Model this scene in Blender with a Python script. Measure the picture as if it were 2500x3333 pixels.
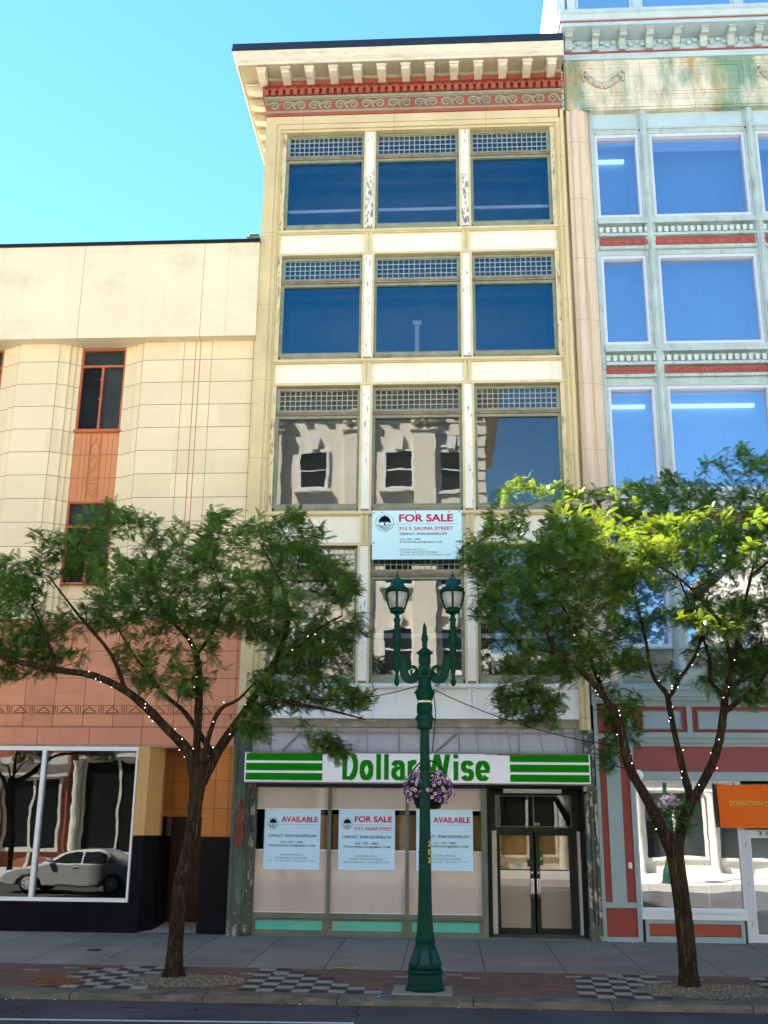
import bpy, bmesh, math, random
import numpy as np
from mathutils import Vector, Matrix, noise as mnoise
R = math.radians
random.seed(7); rng = np.random.default_rng(7)
for o in list(bpy.data.objects): bpy.data.objects.remove(o)
S = bpy.context.scene
C = S.collection

# ------------------------------------------------------------------ camera
CAM_POS = Vector((0.0, -22.6, 2.32))
PITCH, YAW, ROLL = R(16.33), R(-3.48), R(0.57)
cd = bpy.data.cameras.new('camera'); cam = bpy.data.objects.new('camera', cd); C.objects.link(cam)
fw = Vector((math.sin(YAW)*math.cos(PITCH), math.cos(YAW)*math.cos(PITCH), math.sin(PITCH)))
r0 = Vector((math.cos(YAW), -math.sin(YAW), 0)); u0 = r0.cross(fw)
rt = math.cos(ROLL)*r0 + math.sin(ROLL)*u0; up = -math.sin(ROLL)*r0 + math.cos(ROLL)*u0
cam.matrix_world = Matrix(((rt.x, up.x, -fw.x, CAM_POS.x), (rt.y, up.y, -fw.y, CAM_POS.y), (rt.z, up.z, -fw.z, CAM_POS.z), (0, 0, 0, 1)))
cd.sensor_fit = 'HORIZONTAL'; cd.sensor_width = 36.0; cd.lens = 36.0*3387/2500
cd.clip_start = 0.1; cd.clip_end = 3000
S.camera = cam
S.render.resolution_x, S.render.resolution_y = 768, 1024

# ------------------------------------------------------------------ light
SUN_EL, SUN_AZ = 52.3, 55.0            # behind the row of houses and off to the left, along the street
tosun = Vector((-math.sin(R(SUN_AZ))*math.cos(R(SUN_EL)), math.cos(R(SUN_AZ))*math.cos(R(SUN_EL)), math.sin(R(SUN_EL))))
w = bpy.data.worlds.new("World"); S.world = w; w.use_nodes = True
wn = w.node_tree; bg = wn.nodes['Background']
sky = wn.nodes.new('ShaderNodeTexSky'); sky.sky_type = 'NISHITA'; sky.sun_disc = False
sky.sun_elevation = R(SUN_EL); sky.sun_rotation = R(-SUN_AZ); sky.air_density = 1.0; sky.dust_density = 0.0; sky.ozone_density = 2.5
hs = wn.nodes.new('ShaderNodeHueSaturation'); hs.inputs['Saturation'].default_value = 1.2; hs.inputs['Hue'].default_value = .49; hs.inputs['Value'].default_value = .8
wn.links.new(sky.outputs[0], hs.inputs['Color']); wn.links.new(hs.outputs[0], bg.inputs[0]); bg.inputs[1].default_value = 0.055
sl = bpy.data.lights.new('sun', 'SUN'); sl.energy = 5.0; sl.angle = R(0.5); sl.color = (1.0, 0.94, 0.85)
so = bpy.data.objects.new('sun', sl); C.objects.link(so); so.rotation_euler = tosun.to_track_quat('Z', 'Y').to_euler()
so.location = (-30, 15, 50)
S.view_settings.view_transform = 'Standard'; S.view_settings.look = 'None'
S.view_settings.exposure = 3.12; S.view_settings.gamma = 1.0
S.render.engine = 'CYCLES'
S.cycles.max_bounces = 8; S.cycles.transparent_max_bounces = 12

# ------------------------------------------------------------------ helpers: materials
def nd(t, k, **kw):
    n = t.nodes.new('ShaderNode'+k)
    for a, b in kw.items(): setattr(n, a, b)
    return n
def lk(t, a, b): t.links.new(a, b)
def math_(t, op, a, b=None, c=None, clamp=False):
    n = nd(t, 'Math', operation=op, use_clamp=clamp)
    for i, v in enumerate((a, b, c)):
        if v is None: continue
        if isinstance(v, (int, float)): n.inputs[i].default_value = v
        else: lk(t, v, n.inputs[i])
    return n.outputs[0]
def mixc(t, f, a, b):
    n = nd(t, 'Mix', data_type='RGBA')
    for s, v in ((0, f), (6, a), (7, b)):
        if isinstance(v, (int, float)): n.inputs[s].default_value = v
        elif isinstance(v, tuple): n.inputs[s].default_value = (*v[:3], 1)
        else: lk(t, v, n.inputs[s])
    return n.outputs[2]
def pos_(t, stretch=None):
    g = nd(t, 'NewGeometry').outputs['Position']
    if stretch:
        m = nd(t, 'Mapping'); m.inputs['Scale'].default_value = stretch; lk(t, g, m.inputs[0]); return m.outputs[0]
    return g
def noise_(t, p, scale, detail=4, rough=0.55):
    n = nd(t, 'TexNoise'); n.inputs['Scale'].default_value = scale; n.inputs['Detail'].default_value = detail
    n.inputs['Roughness'].default_value = rough; lk(t, p, n.inputs['Vector']); return n.outputs['Fac']
def ramp_(t, f, a, b):
    n = nd(t, 'MapRange'); n.inputs[1].default_value = a; n.inputs[2].default_value = b; lk(t, f, n.inputs[0]); return n.outputs[0]
def M(name, col, rough=0.7, var=0.12, scale=1.5, fine=25, spec=0.12, metal=0.0, bump=0.0, bscale=60, stretch=None, dirt=(), joints=(), coat=0.0, cells=None, cracks=None):
    """A painted or stone surface: broad and fine mottling, wear patches (dirt) and drawn joint lines."""
    m = bpy.data.materials.new(name); m.use_nodes = True; t = m.node_tree
    b = t.nodes['Principled BSDF']
    b.inputs['Roughness'].default_value = rough; b.inputs['Specular IOR Level'].default_value = spec; b.inputs['Metallic'].default_value = metal
    if coat: b.inputs['Coat Weight'].default_value = coat; b.inputs['Coat Roughness'].default_value = 0.08
    p = pos_(t, stretch)
    lo = tuple(max(0, c*(1-var)) for c in col); hi = tuple(min(1, c*(1+var)) for c in col)
    n1 = noise_(t, p, scale, 5); n2 = noise_(t, p, fine, 3)
    f = math_(t, 'ADD', math_(t, 'MULTIPLY', n1, 0.65), math_(t, 'MULTIPLY', n2, 0.35))
    c = mixc(t, ramp_(t, f, 0.35, 0.65), lo, hi)
    if cells:        # blocks or slabs that differ a little in tone: (size x, size y, size z, offsets, amount)
        sx_, of_, am_ = cells; mp = nd(t, 'Mapping'); mp.inputs['Scale'].default_value = tuple(1/q for q in sx_); mp.inputs['Location'].default_value = tuple(-o/q for o, q in zip(of_, sx_)); lk(t, pos_(t), mp.inputs[0])
        fl_ = nd(t, 'VectorMath', operation='FLOOR'); lk(t, mp.outputs[0], fl_.inputs[0]); wn_ = nd(t, 'TexWhiteNoise'); lk(t, fl_.outputs[0], wn_.inputs['Vector'])
        hv = nd(t, 'HueSaturation'); lk(t, math_(t, 'ADD', math_(t, 'MULTIPLY', wn_.outputs['Value'], 2*am_), 1-am_), hv.inputs['Value']); lk(t, c, hv.inputs['Color']); c = hv.outputs[0]
    if cracks:       # (scale, width, colour)
        vo = nd(t, 'TexVoronoi', feature='DISTANCE_TO_EDGE'); vo.inputs['Scale'].default_value = cracks[0]
        wv = nd(t, 'TexNoise'); wv.inputs['Scale'].default_value = 2.2; wv.inputs['Detail'].default_value = 5; lk(t, pos_(t), wv.inputs['Vector']); va = nd(t, 'VectorMath', operation='ADD'); lk(t, pos_(t), va.inputs[0]); lk(t, wv.outputs['Color'], va.inputs[1]); lk(t, va.outputs[0], vo.inputs['Vector'])
        c = mixc(t, math_(t, 'MULTIPLY', math_(t, 'LESS_THAN', vo.outputs['Distance'], cracks[1]), math_(t, 'GREATER_THAN', noise_(t, pos_(t), .6, 2), .48)), c, cracks[2])
    for d in dirt:   # (colour, scale, stretch, threshold lo, hi, amount)
        dc, ds, dst, a, bb, amt = d
        q = noise_(t, pos_(t, dst), ds, 6, 0.65)
        c = mixc(t, math_(t, 'MULTIPLY', ramp_(t, q, a, bb), amt), c, dc)
    if joints:
        sx = nd(t, 'SeparateXYZ'); lk(t, pos_(t), sx.inputs[0])
        for ax, items, wd, jc in joints:
            v = sx.outputs['XYZ'.index(ax)]
            if isinstance(items, tuple):      # period, offset
                per, off = items
                k = math_(t, 'PINGPONG', math_(t, 'SUBTRACT', v, off), per/2)
                c = mixc(t, math_(t, 'LESS_THAN', k, wd/2), c, jc)
            else:
                for it in items:
                    k = math_(t, 'ABSOLUTE', math_(t, 'SUBTRACT', v, it))
                    c = mixc(t, math_(t, 'LESS_THAN', k, wd/2), c, jc)
    lk(t, c, b.inputs['Base Color'])
    if bump:
        bn = nd(t, 'Bump'); bn.inputs['Strength'].default_value = bump; bn.inputs['Distance'].default_value = 0.02
        lk(t, noise_(t, pos_(t, stretch), bscale, 5, 0.6), bn.inputs['Height']); lk(t, bn.outputs[0], b.inputs['Normal'])
    return m
def glass(name, tint, refl, wav=0.0, wscale=1.2, film=(1, 1, 1), thru=(.8, .85, .85), fres=1.0):
    """A window pane: sharp reflection that grows at grazing angles, the rest lets the room behind show."""
    m = bpy.data.materials.new(name); m.use_nodes = True; t = m.node_tree; t.nodes.remove(t.nodes['Principled BSDF'])
    out = t.nodes['Material Output']
    gl = nd(t, 'BsdfGlossy'); gl.inputs['Roughness'].default_value = 0.0; gl.inputs['Color'].default_value = (*film, 1)
    tr = nd(t, 'BsdfTransparent'); tr.inputs['Color'].default_value = (*thru, 1)
    lw = nd(t, 'LayerWeight'); lw.inputs['Blend'].default_value = 0.18
    f = math_(t, 'ADD', math_(t, 'MULTIPLY', lw.outputs['Fresnel'], fres), refl, clamp=True)
    if wav:
        bn = nd(t, 'Bump'); bn.inputs['Strength'].default_value = wav; bn.inputs['Distance'].default_value = 0.05
        lk(t, noise_(t, pos_(t, (1, 1, 1.6)), wscale, 2, 0.4), bn.inputs['Height']); lk(t, bn.outputs[0], gl.inputs['Normal'])
    mx = nd(t, 'MixShader'); lk(t, f, mx.inputs[0]); lk(t, tr.outputs[0], mx.inputs[1]); lk(t, gl.outputs[0], mx.inputs[2]); lk(t, mx.outputs[0], out.inputs[0])
    return m
def emit(name, col, st):
    m = bpy.data.materials.new(name); m.use_nodes = True; b = m.node_tree.nodes['Principled BSDF']
    b.inputs['Base Color'].default_value = (.8, .8, .75, 1); b.inputs['Emission Color'].default_value = (*col, 1); b.inputs['Emission Strength'].default_value = st
    return m

# ------------------------------------------------------------------ helpers: meshes and objects
ORG = {}
class MB:
    def __init__(s): s.v = []; s.f = []; s.sm = []; s.mi = []; s.cur = 0
    def add(s, vs, fs, smooth=False):
        k = len(s.v); s.v += [tuple(p) for p in vs]; s.f += [tuple(k+i for i in f) for f in fs]; s.sm += [smooth]*len(fs); s.mi += [s.cur]*len(fs)
    def box(s, x0, x1, y0, y1, z0, z1):
        if x0 > x1: x0, x1 = x1, x0
        if y0 > y1: y0, y1 = y1, y0
        if z0 > z1: z0, z1 = z1, z0
        s.add([(x0,y0,z0),(x1,y0,z0),(x1,y1,z0),(x0,y1,z0),(x0,y0,z1),(x1,y0,z1),(x1,y1,z1),(x0,y1,z1)],
              [(0,3,2,1),(4,5,6,7),(0,1,5,4),(1,2,6,5),(2,3,7,6),(3,0,4,7)])
    def quad(s, a, b, c, d): s.add([a, b, c, d], [(0, 1, 2, 3)])
    def extr_x(s, prof, x0, x1):       # profile of (y,z), closed, run along x
        n = len(prof)
        vs = [(x0, y, z) for y, z in prof]+[(x1, y, z) for y, z in prof]
        s.add(vs, [(i, (i+1) % n, n+(i+1) % n, n+i) for i in range(n)]+[tuple(range(n))[::-1], tuple(range(n, 2*n))])
    def extr_z(s, prof, z0, z1):       # plan of (x,y), closed, run up z
        n = len(prof)
        vs = [(x, y, z0) for x, y in prof]+[(x, y, z1) for x, y in prof]
        s.add(vs, [(i, (i+1) % n, n+(i+1) % n, n+i) for i in range(n)]+[tuple(range(n))[::-1], tuple(range(n, 2*n))])
    def extr_y(s, prof, y0, y1):       # outline of (x,z), closed, run along y
        n = len(prof)
        vs = [(x, y0, z) for x, z in prof]+[(x, y1, z) for x, z in prof]
        s.add(vs, [(i, (i+1) % n, n+(i+1) % n, n+i) for i in range(n)]+[tuple(range(n))[::-1], tuple(range(n, 2*n))])
    def frame(s, x0, x1, z0, z1, w, y0, y1, wb=None, wt=None):   # a rectangular frame whose inner opening is x0..x1, z0..z1
        wb = w if wb is None else wb; wt = w if wt is None else wt
        s.box(x0-w, x0, y0, y1, z0-wb, z1+wt); s.box(x1, x1+w, y0, y1, z0-wb, z1+wt)
        s.box(x0, x1, y0, y1, z0-wb, z0); s.box(x0, x1, y0, y1, z1, z1+wt)
    def lathe(s, prof, cx, cy, n=16, cap=True, ph=0.0, smooth=True, z0=0.0):
        k = len(prof); vs = []
        for r, z in prof:
            for j in range(n):
                a = 2*math.pi*j/n+ph; vs.append((cx+r*math.cos(a), cy+r*math.sin(a), z0+z))
        fs = [(i*n+j, i*n+(j+1) % n, (i+1)*n+(j+1) % n, (i+1)*n+j) for i in range(k-1) for j in range(n)]
        s.add(vs, fs, smooth)
        if cap: s.add(vs[:n], [tuple(range(n))[::-1]]); s.add(vs[-n:], [tuple(range(n))])
    def tube(s, pts, rad, n=8, cap=True, smooth=True):
        P = [Vector(p) for p in pts]; m = len(P)
        if not hasattr(rad, '__len__'): rad = [rad]*m
        vs = []; up = None
        for i in range(m):
            d = (P[min(i+1, m-1)]-P[max(i-1, 0)])
            d = d.normalized() if d.length > 1e-9 else Vector((0, 0, 1))
            if up is None: up = Vector((0, 0, 1)) if abs(d.z) < .9 else Vector((0, 1, 0))
            a = d.cross(up)
            if a.length < 1e-6: a = d.cross(Vector((1, .3, 0)))
            a.normalize(); b = a.cross(d).normalized(); up = b
            for j in range(n):
                q = 2*math.pi*j/n; vs.append(P[i]+(a*math.cos(q)+b*math.sin(q))*rad[i])
        fs = [(i*n+j, i*n+(j+1) % n, (i+1)*n+(j+1) % n, (i+1)*n+j) for i in range(m-1) for j in range(n)]
        s.add(vs, fs, smooth)
        if cap: s.add(vs[:n], [tuple(range(n))[::-1]]); s.add(vs[-n:], [tuple(range(n))])
    def sphere(s, c, r, n=10, m=6, sz=1.0):
        vs = []; fs = []
        for i in range(m+1):
            t = math.pi*i/m
            for j in range(n):
                a = 2*math.pi*j/n; vs.append((c[0]+r*math.sin(t)*math.cos(a), c[1]+r*math.sin(t)*math.sin(a), c[2]+r*sz*math.cos(t)))
        for i in range(m):
            for j in range(n): fs.append((i*n+j, (i+1)*n+j, (i+1)*n+(j+1) % n, i*n+(j+1) % n))
        s.add(vs, fs, True)
    def build(s, name, mat, parent=None, bevel=0):
        me = bpy.data.meshes.new(name); o = bpy.data.objects.new(name, me); C.objects.link(o)
        og = ORG.get(parent.name, Vector((0, 0, 0))) if parent else Vector((0, 0, 0))
        me.from_pydata([(p[0]-og.x, p[1]-og.y, p[2]-og.z) for p in s.v], [], s.f)
        me.polygons.foreach_set('use_smooth', s.sm)
        for m in (mat if isinstance(mat, (list, tuple)) else [mat]): me.materials.append(m)
        me.polygons.foreach_set('material_index', s.mi)
        bm = bmesh.new(); bm.from_mesh(me); bmesh.ops.recalc_face_normals(bm, faces=bm.faces); bm.to_mesh(me); bm.free()
        if parent: o.parent = parent; ORG[o.name] = og
        if bevel:
            b = o.modifiers.new('edge', 'BEVEL'); b.width = bevel; b.segments = 2; b.limit_method = 'ANGLE'
        return o
def tag(o, label, cat, group=None, kind=None):
    o['label'] = label
    if cat: o['category'] = cat
    if group: o['group'] = group
    if kind: o['kind'] = kind
    return o
def thing(name, loc, label, cat, group=None):
    o = bpy.data.objects.new(name, None); C.objects.link(o); o.location = loc; o.empty_display_size = .3
    tag(o, label, cat, group); ORG[o.name] = Vector(loc); return o
def struct(o, label=None):
    o['kind'] = 'structure'
    if label: o['label'] = label
    return o
def text_mesh(body, fit, y, mat, parent, name='lettering', bold=0.0, depth=0.004, zmax=None, mirror=False, rot=None):
    """Lettering lying in a plane facing the street, filling the rectangle fit = (x0, x1, z0, z1)."""
    cu = bpy.data.curves.new('t', 'FONT'); cu.body = body; cu.size = 1; cu.offset = bold; cu.resolution_u = 4; cu.fill_mode = 'FRONT'
    tmp = bpy.data.objects.new('t', cu); C.objects.link(tmp); dg = bpy.context.evaluated_depsgraph_get()
    me0 = bpy.data.meshes.new_from_object(tmp.evaluated_get(dg)); bpy.data.objects.remove(tmp)
    co = np.array([v.co[:] for v in me0.vertices]); fs = [tuple(p.vertices) for p in me0.polygons]; bpy.data.meshes.remove(me0)
    a, b = co.min(0), co.max(0); x0, x1, z0, z1 = fit
    X = x0+(co[:, 0]-a[0])/(b[0]-a[0])*(x1-x0); Z = z0+(co[:, 1]-a[1])/max(1e-6, b[1]-a[1])*(z1-z0)
    if zmax is not None: Z = np.minimum(Z, zmax)
    mb = MB(); mb.add([(x, y, z) for x, z in zip(X, Z)], fs)
    o = mb.build(name, mat, parent)
    s = o.modifiers.new('thick', 'SOLIDIFY'); s.thickness = depth; s.offset = 0
    return o
def copy_tree(o, parent=None):
    c = o.copy(); C.objects.link(c)
    if parent: c.parent = parent
    for ch in list(o.children): copy_tree(ch, c)
    return c
# ------------------------------------------------------------------ materials
cream_stone = M('cream_stone', (.60,.50,.28), .75, .10, 1.2, 14, joints=[('Z', (1.95, 0.45), .012, (.36,.3,.17))], dirt=[((.40,.33,.2), 1.1, (1.5,1,.25), .56, .8, .5)], bump=.15)
cream_paint = M('cream_paint', (.62,.53,.31), .6, .10, 2.0, 20, dirt=[((.30,.26,.17), 1.5, (2,1,.3), .60, .85, .5)])
white_panel = M('white_panel', (.78,.75,.63), .5, .06, 1.0, 9, dirt=[((.55,.47,.29), 1.0, (2.2,1,.25), .54, .8, .5), ((.36,.30,.19), 2.2, (5,1,.16), .60, .78, .5), ((.30,.25,.17), 8, (1,1,1), .70, .76, .5)])
white_lower = M('white_lower_panel', (.70,.71,.70), .5, .06, 1.0, 9, dirt=[((.33,.32,.28), 1.4, (2.5,1,.3), .55, .8, .55), ((.22,.2,.16), 5, (1,1,.4), .68, .8, .5)])
frame_green = M('frame_green', (.24,.27,.20), .6, .18, 3, 30, dirt=[((.17,.14,.11), 6, (1,1,.5), .55, .75, .7), ((.42,.42,.34), 9, (1,1,.4), .62, .75, .5)])
peel_heavy = M('heavily_peeled_white', (.74,.72,.67), .7, .06, 2, 20, dirt=[((.17,.155,.155), 17, (1,1,.3), .49, .55, .95), ((.50,.43,.26), 2.0, (1,1,.4), .55, .8, .5)])
old_wood = M('old_wood', (.24,.20,.15), .85, .25, 3, 30, dirt=[((.42,.37,.27), 12, (.3,1,1.5), .55, .68, .8)], bump=.3, bscale=30)
peel_pier = M('peeling_white', (.80,.78,.72), .6, .06, 2, 20, dirt=[((.20,.185,.18), 15, (1,1,.28), .60, .65, .9), ((.50,.43,.26), 2.0, (1,1,.4), .55, .8, .5)])
peel_cream = M('peeling_cream', (.66,.57,.36), .65, .10, 2, 20, dirt=[((.22,.18,.14), 13, (1,1,.25), .53, .60, .85), ((.38,.3,.2), 2, (1,1,.3), .5, .8, .4)])
grid_paint = M('lattice_paint', (.36,.38,.33), .5, .1, 4, 20)
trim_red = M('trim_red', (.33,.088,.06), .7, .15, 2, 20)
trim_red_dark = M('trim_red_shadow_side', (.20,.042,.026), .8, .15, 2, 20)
trim_green = M('trim_green', (.27,.26,.185), .7, .14, 2, 20, dirt=[((.12,.12,.09), 5, (1,1,1), .58, .8, .5)])
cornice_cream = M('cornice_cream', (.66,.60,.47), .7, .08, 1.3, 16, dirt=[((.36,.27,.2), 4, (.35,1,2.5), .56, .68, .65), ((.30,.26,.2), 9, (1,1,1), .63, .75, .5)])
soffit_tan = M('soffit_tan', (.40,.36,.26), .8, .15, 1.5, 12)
black_metal = M('black_metal', (.010,.011,.015), .4, .2, 2, 20, spec=.2)
store_green = M('store_green', (.062,.088,.074), .6, .2, 1.2, 18, dirt=[((.20,.20,.165), 5, (1,1,.35), .58, .70, .7), ((.045,.05,.045), 1.5, (1,1,.4), .55, .8, .7)], bump=.15)
store_worn = M('store_green_flaking', (.075,.088,.076), .75, .2, 1.2, 18, dirt=[((.42,.40,.34), 9, (1,1,.5), .53, .58, .85), ((.04,.045,.04), 2.5, (1,1,.4), .5, .75, .7)], bump=.3)
store_frame = M('store_frame', (.13,.145,.115), .55, .2, 2, 25, dirt=[((.3,.3,.24), 10, (1,1,.5), .63, .7, .6)])
teal = M('teal_panel', (.10,.44,.36), .5, .12, 1.6, 14, dirt=[((.24,.33,.26), 4, (.6,1,1.6), .57, .66, .7), ((.04,.07,.06), 7, (.5,1,1.6), .68, .72, .9)])
grey_panel = M('grey_panel', (.53,.485,.455), .6, .05, 1, 10, dirt=[((.29,.26,.24), .9, (1,1,.6), .5, .8, .5)])
zinc = M('grey_sheet', (.40,.42,.46), .55, .10, 1.2, 12, dirt=[((.28,.27,.27), 1.5, (2,1,.3), .5, .75, .6)])
zinc_dark = M('grey_strut', (.25,.25,.27), .6, .2, 3, 20)
brown_paper = M('brown_paper', (.36,.22,.07), .8, .25, 2.2, 18, dirt=[((.16,.09,.03), 3, (1,1,.5), .52, .7, .6)])
dark = M('dark_interior', (.02,.02,.022), .9, .3, 2, 10)
room = M('room_grey', (.13,.13,.14), .9, .2, 1, 6)
door_black = M('door_black_green', (.025,.03,.025), .5, .3, 4, 25, dirt=[((.14,.13,.08), 9, (1,1,.3), .62, .72, .6)])
alu = M('pale_aluminium', (.62,.60,.54), .4, .1, 4, 30, joints=[('X', (.03, 0), .004, (.35,.33,.3))], dirt=[((.25,.22,.18), 9, (1,1,.3), .66, .75, .5)])
white_plastic = M('white_plastic', (.82,.83,.85), .35, .04, 1, 8, spec=.5, dirt=[((.55,.53,.5), 2.5, (2,1,.3), .62, .85, .4)])
white_clean = M('white_paint', (.80,.80,.80), .5, .03, 2, 20)
sign_green = M('sign_green', (.006,.20,.004), .6, .06, 1, 12, spec=.04)
sign_white = M('sign_white', (.80,.82,.86), .35, .03, .8, 6, dirt=[((.6,.6,.62), 1.2, (2,1,.3), .58, .85, .35)])
red_edge = M('flaked_red_edge', (.17,.022,.02), .7, .2, 5, 30)
poster_blue = M('poster_blue', (.50,.73,.93), .45, .02, 1, 6)
board_blue = M('board_blue', (.60,.86,.90), .4, .02, 1, 6)
ink_red = M('ink_red', (.55,.012,.07), .5, .03)
ink_navy = M('ink_navy', (.022,.03,.075), .5, .05)
ink_grey = M('ink_grey', (.16,.20,.26), .5, .05)
rust_orn = M('rust_red_iron', (.25,.06,.035), .75, .2, 6, 30)

gl_old = glass('old_window_glass', None, .17, .02, .9, film=(.09,.70,1.0), thru=(.75,.78,.8))
gl_wavy = glass('wavy_window_glass', None, .15, .028, 1.1, film=(.84,.92,.97), thru=(.7,.7,.7))
gl_store = glass('shop_glass', None, .006, .02, .7, thru=(.95,.95,.95), fres=.6)
gl_door = glass('door_pane_glass', None, .045, .015, .8, thru=(.9,.9,.9), fres=1.0)
gl_coat = glass('coated_glass', None, .47, .02, .5, film=(.74,.82,1.0), thru=(.45,.6,.8))

# ------------------------------------------------------------------ the ground
KB = -6.45; KF = -6.82                    # back and front of the kerb stone
def gz(y): return 0.018*y                 # the pavement falls towards the road
asphalt = M('asphalt', (.060,.057,.062), .85, .3, .7, 45, cracks=(.22, .004, (.012,.012,.013)), bump=.4, bscale=90, dirt=[((.028,.028,.034), .8, (.6,1.6,1), .55, .68, .8), ((.012,.012,.015), 1.1, (.55,1.8,1), .66, .70, .85), ((.085,.08,.08), 2.2, (.3,2.5,1), .62, .75, .5)])
concrete = M('pavement_concrete', (.195,.176,.160), .85, .16, .8, 30, bump=.25, bscale=70, cells=((1.285,2.1,1), (-.7,-2.15,0), .09), joints=[('X', [-12.2,-10.9,-9.65,-8.4,-7.1,-5.85,-4.6,-3.34,-2.04,-.76,.6,1.92,3.22,4.5,5.8,7.1,8.4], .02, (.06,.058,.055)), ('Y', [-2.15], .014, (.12,.115,.11))], dirt=[((.12,.11,.095), .7, (1,1,1), .50, .72, .6), ((.28,.25,.22), 3, (1,2.5,1), .62, .75, .4), ((.07,.065,.06), 13, (1,1,1), .645, .68, .55)])
bm_ = bpy.data.materials.new('brick_paving'); bm_.use_nodes = True; t = bm_.node_tree
br = nd(t, 'TexBrick'); br.inputs['Scale'].default_value = 1.0; br.inputs['Brick Width'].default_value = .27; br.inputs['Row Height'].default_value = .14; br.inputs['Mortar Size'].default_value = .009
br.inputs['Color1'].default_value = (.15,.068,.052,1); br.inputs['Color2'].default_value = (.085,.042,.036,1); br.inputs['Mortar'].default_value = (.03,.025,.023,1)
lk(t, pos_(t), br.inputs['Vector'])
q = ramp_(t, noise_(t, pos_(t), 1.1, 5), .45, .7)
lk(t, mixc(t, math_(t, 'MULTIPLY', q, .6), br.outputs['Color'], (.075,.055,.05)), t.nodes['Principled BSDF'].inputs['Base Color']); t.nodes['Principled BSDF'].inputs['Roughness'].default_value = .85
kerb_stone = M('kerb_stone', (.125,.11,.088), .9, .3, 1.5, 28, bump=.8, bscale=22, dirt=[((.05,.045,.035), 3.5, (.6,1,1.4), .5, .68, .85), ((.27,.25,.21), 7, (.6,1,1), .62, .72, .6)], joints=[('X', (1.9, .35), .02, (.03,.028,.025))])
paver_pale = M('paver_pale', (.25,.235,.20), .85, .15, 3, 30, dirt=[((.12,.11,.1), 2, (1,1,1), .58, .75, .6)])
paver_dark = M('paver_dark', (.045,.043,.042), .85, .2, 3, 30)
g = MB(); g.quad((-400,-400,-.30), (400,-400,-.30), (400,400,-.30), (-400,400,-.30)); struct(g.build('ground', M('bare_earth', (.15,.14,.12), .9)), 'flat earth under the town blocks')
g = MB(); g.box(-90, 90, -19.0, KF+.02, -.6, -.203); struct(g.build('road', asphalt), 'patched grey asphalt street')
g = MB()
g.add([(-60,.6,0.0),(60,.6,0.0),(60,-4.2,gz(-4.2)),(-60,-4.2,gz(-4.2)),(-60,.6,-.4),(60,.6,-.4),(60,-4.2,-.4),(-60,-4.2,-.4)], [(0,1,2,3),(4,7,6,5),(0,4,5,1),(1,5,6,2),(2,6,7,3),(3,7,4,0)])
struct(g.build('pavement', concrete), 'grey concrete pavement slabs')
g = MB()
g.add([(-60,-4.2,gz(-4.2)-.006),(60,-4.2,gz(-4.2)-.006),(60,KB,gz(KB)),(-60,KB,gz(KB)),(-60,-4.2,-.5),(60,-4.2,-.5),(60,KB,-.5),(-60,KB,-.5)], [(0,1,2,3),(0,4,5,1),(1,5,6,2),(2,6,7,3),(3,7,4,0)])
struct(g.build('brick_paving', bm_), 'red brick strip along the kerb')
# pale and dark pavers laid chequerwise beside each tree, one end stepped
pale, drk = MB(), MB()
for x0, n_c, step in ((-5.95, 6, 0), (-3.05, 8, 1), (1.86, 5, 0), (4.75, 9, 1)):
    for r_ in range(8):
        y = KB+.05+r_*.262
        for c_ in range(n_c):
            if step and c_ > n_c-1-r_*.75: continue
            if not step and r_ > 6 and c_ < 2: continue
            x = x0+c_*.262+(0 if step else r_*.02); k = pale if (r_+c_) % 2 else drk
            k.add([(x+.006,y,gz(y)+.004),(x+.256,y,gz(y)+.004),(x+.256,y+.25,gz(y+.25)+.004),(x+.006,y+.25,gz(y+.25)+.004)], [(0,1,2,3)])
for i in range(60):     # single pale border pavers near the concrete
    x = -7.6+i*.27
    if rng.random() < .42:
        y = -4.55-(.28 if rng.random() < .4 else 0); zz = gz(y)+.005
        pale.add([(x,y-.13,gz(y-.13)+.004),(x+.26,y-.13,gz(y-.13)+.004),(x+.26,y,zz),(x,y,zz)], [(0,1,2,3)])
struct(pale.build('pale_paving', paver_pale), 'pale pavers of the chequered strip'); struct(drk.build('dark_paving', paver_dark), 'dark pavers of the chequered strip')
kb = MB(); n = 130; prof = []
for i in range(n+1):
    x = -26+52*i/n; j = lambda s_: (random.random()-.5)*s_
    prof.append([(x, KB, -.5), (x, KB, gz(KB)+.006+j(.006)), (x, KF+.06+j(.02), -.122+j(.012)), (x, KF+j(.02), -.145+j(.02)), (x, KF-.02+j(.035), -.5)])
vs = [p for r_ in prof for p in r_]
kb.add(vs, [(i*5+k, i*5+k+1, (i+1)*5+k+1, (i+1)*5+k) for i in range(n) for k in range(4)])
struct(kb.build('kerb', kerb_stone), 'worn stone kerb')
ln = MB(); ln.add([(-40,-10.26,-.198),(-1.2,-8.18,-.198),(-1.2,-8.09,-.198),(-40,-10.17,-.198)], [(0,1,2,3)])
struct(ln.build('lane_line', M('road_paint', (.55,.55,.53), .7, .2, 5, 30, dirt=[((.08,.08,.085), 5, (1,1,1), .55, .7, .8)])), 'white line along the parking lane')
cg = MB(); cg.box(-60, 60, -27.0, -19.0, -.6, .05); struct(cg.build('far_pavement', M('far_concrete', (.48,.46,.42), .85, .12, .8, 30, joints=[('X', (1.5, 0), .02, (.1,.1,.1)), ('Y', (1.5, 0), .02, (.1,.1,.1))])), 'concrete pavement on the far side')

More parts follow.
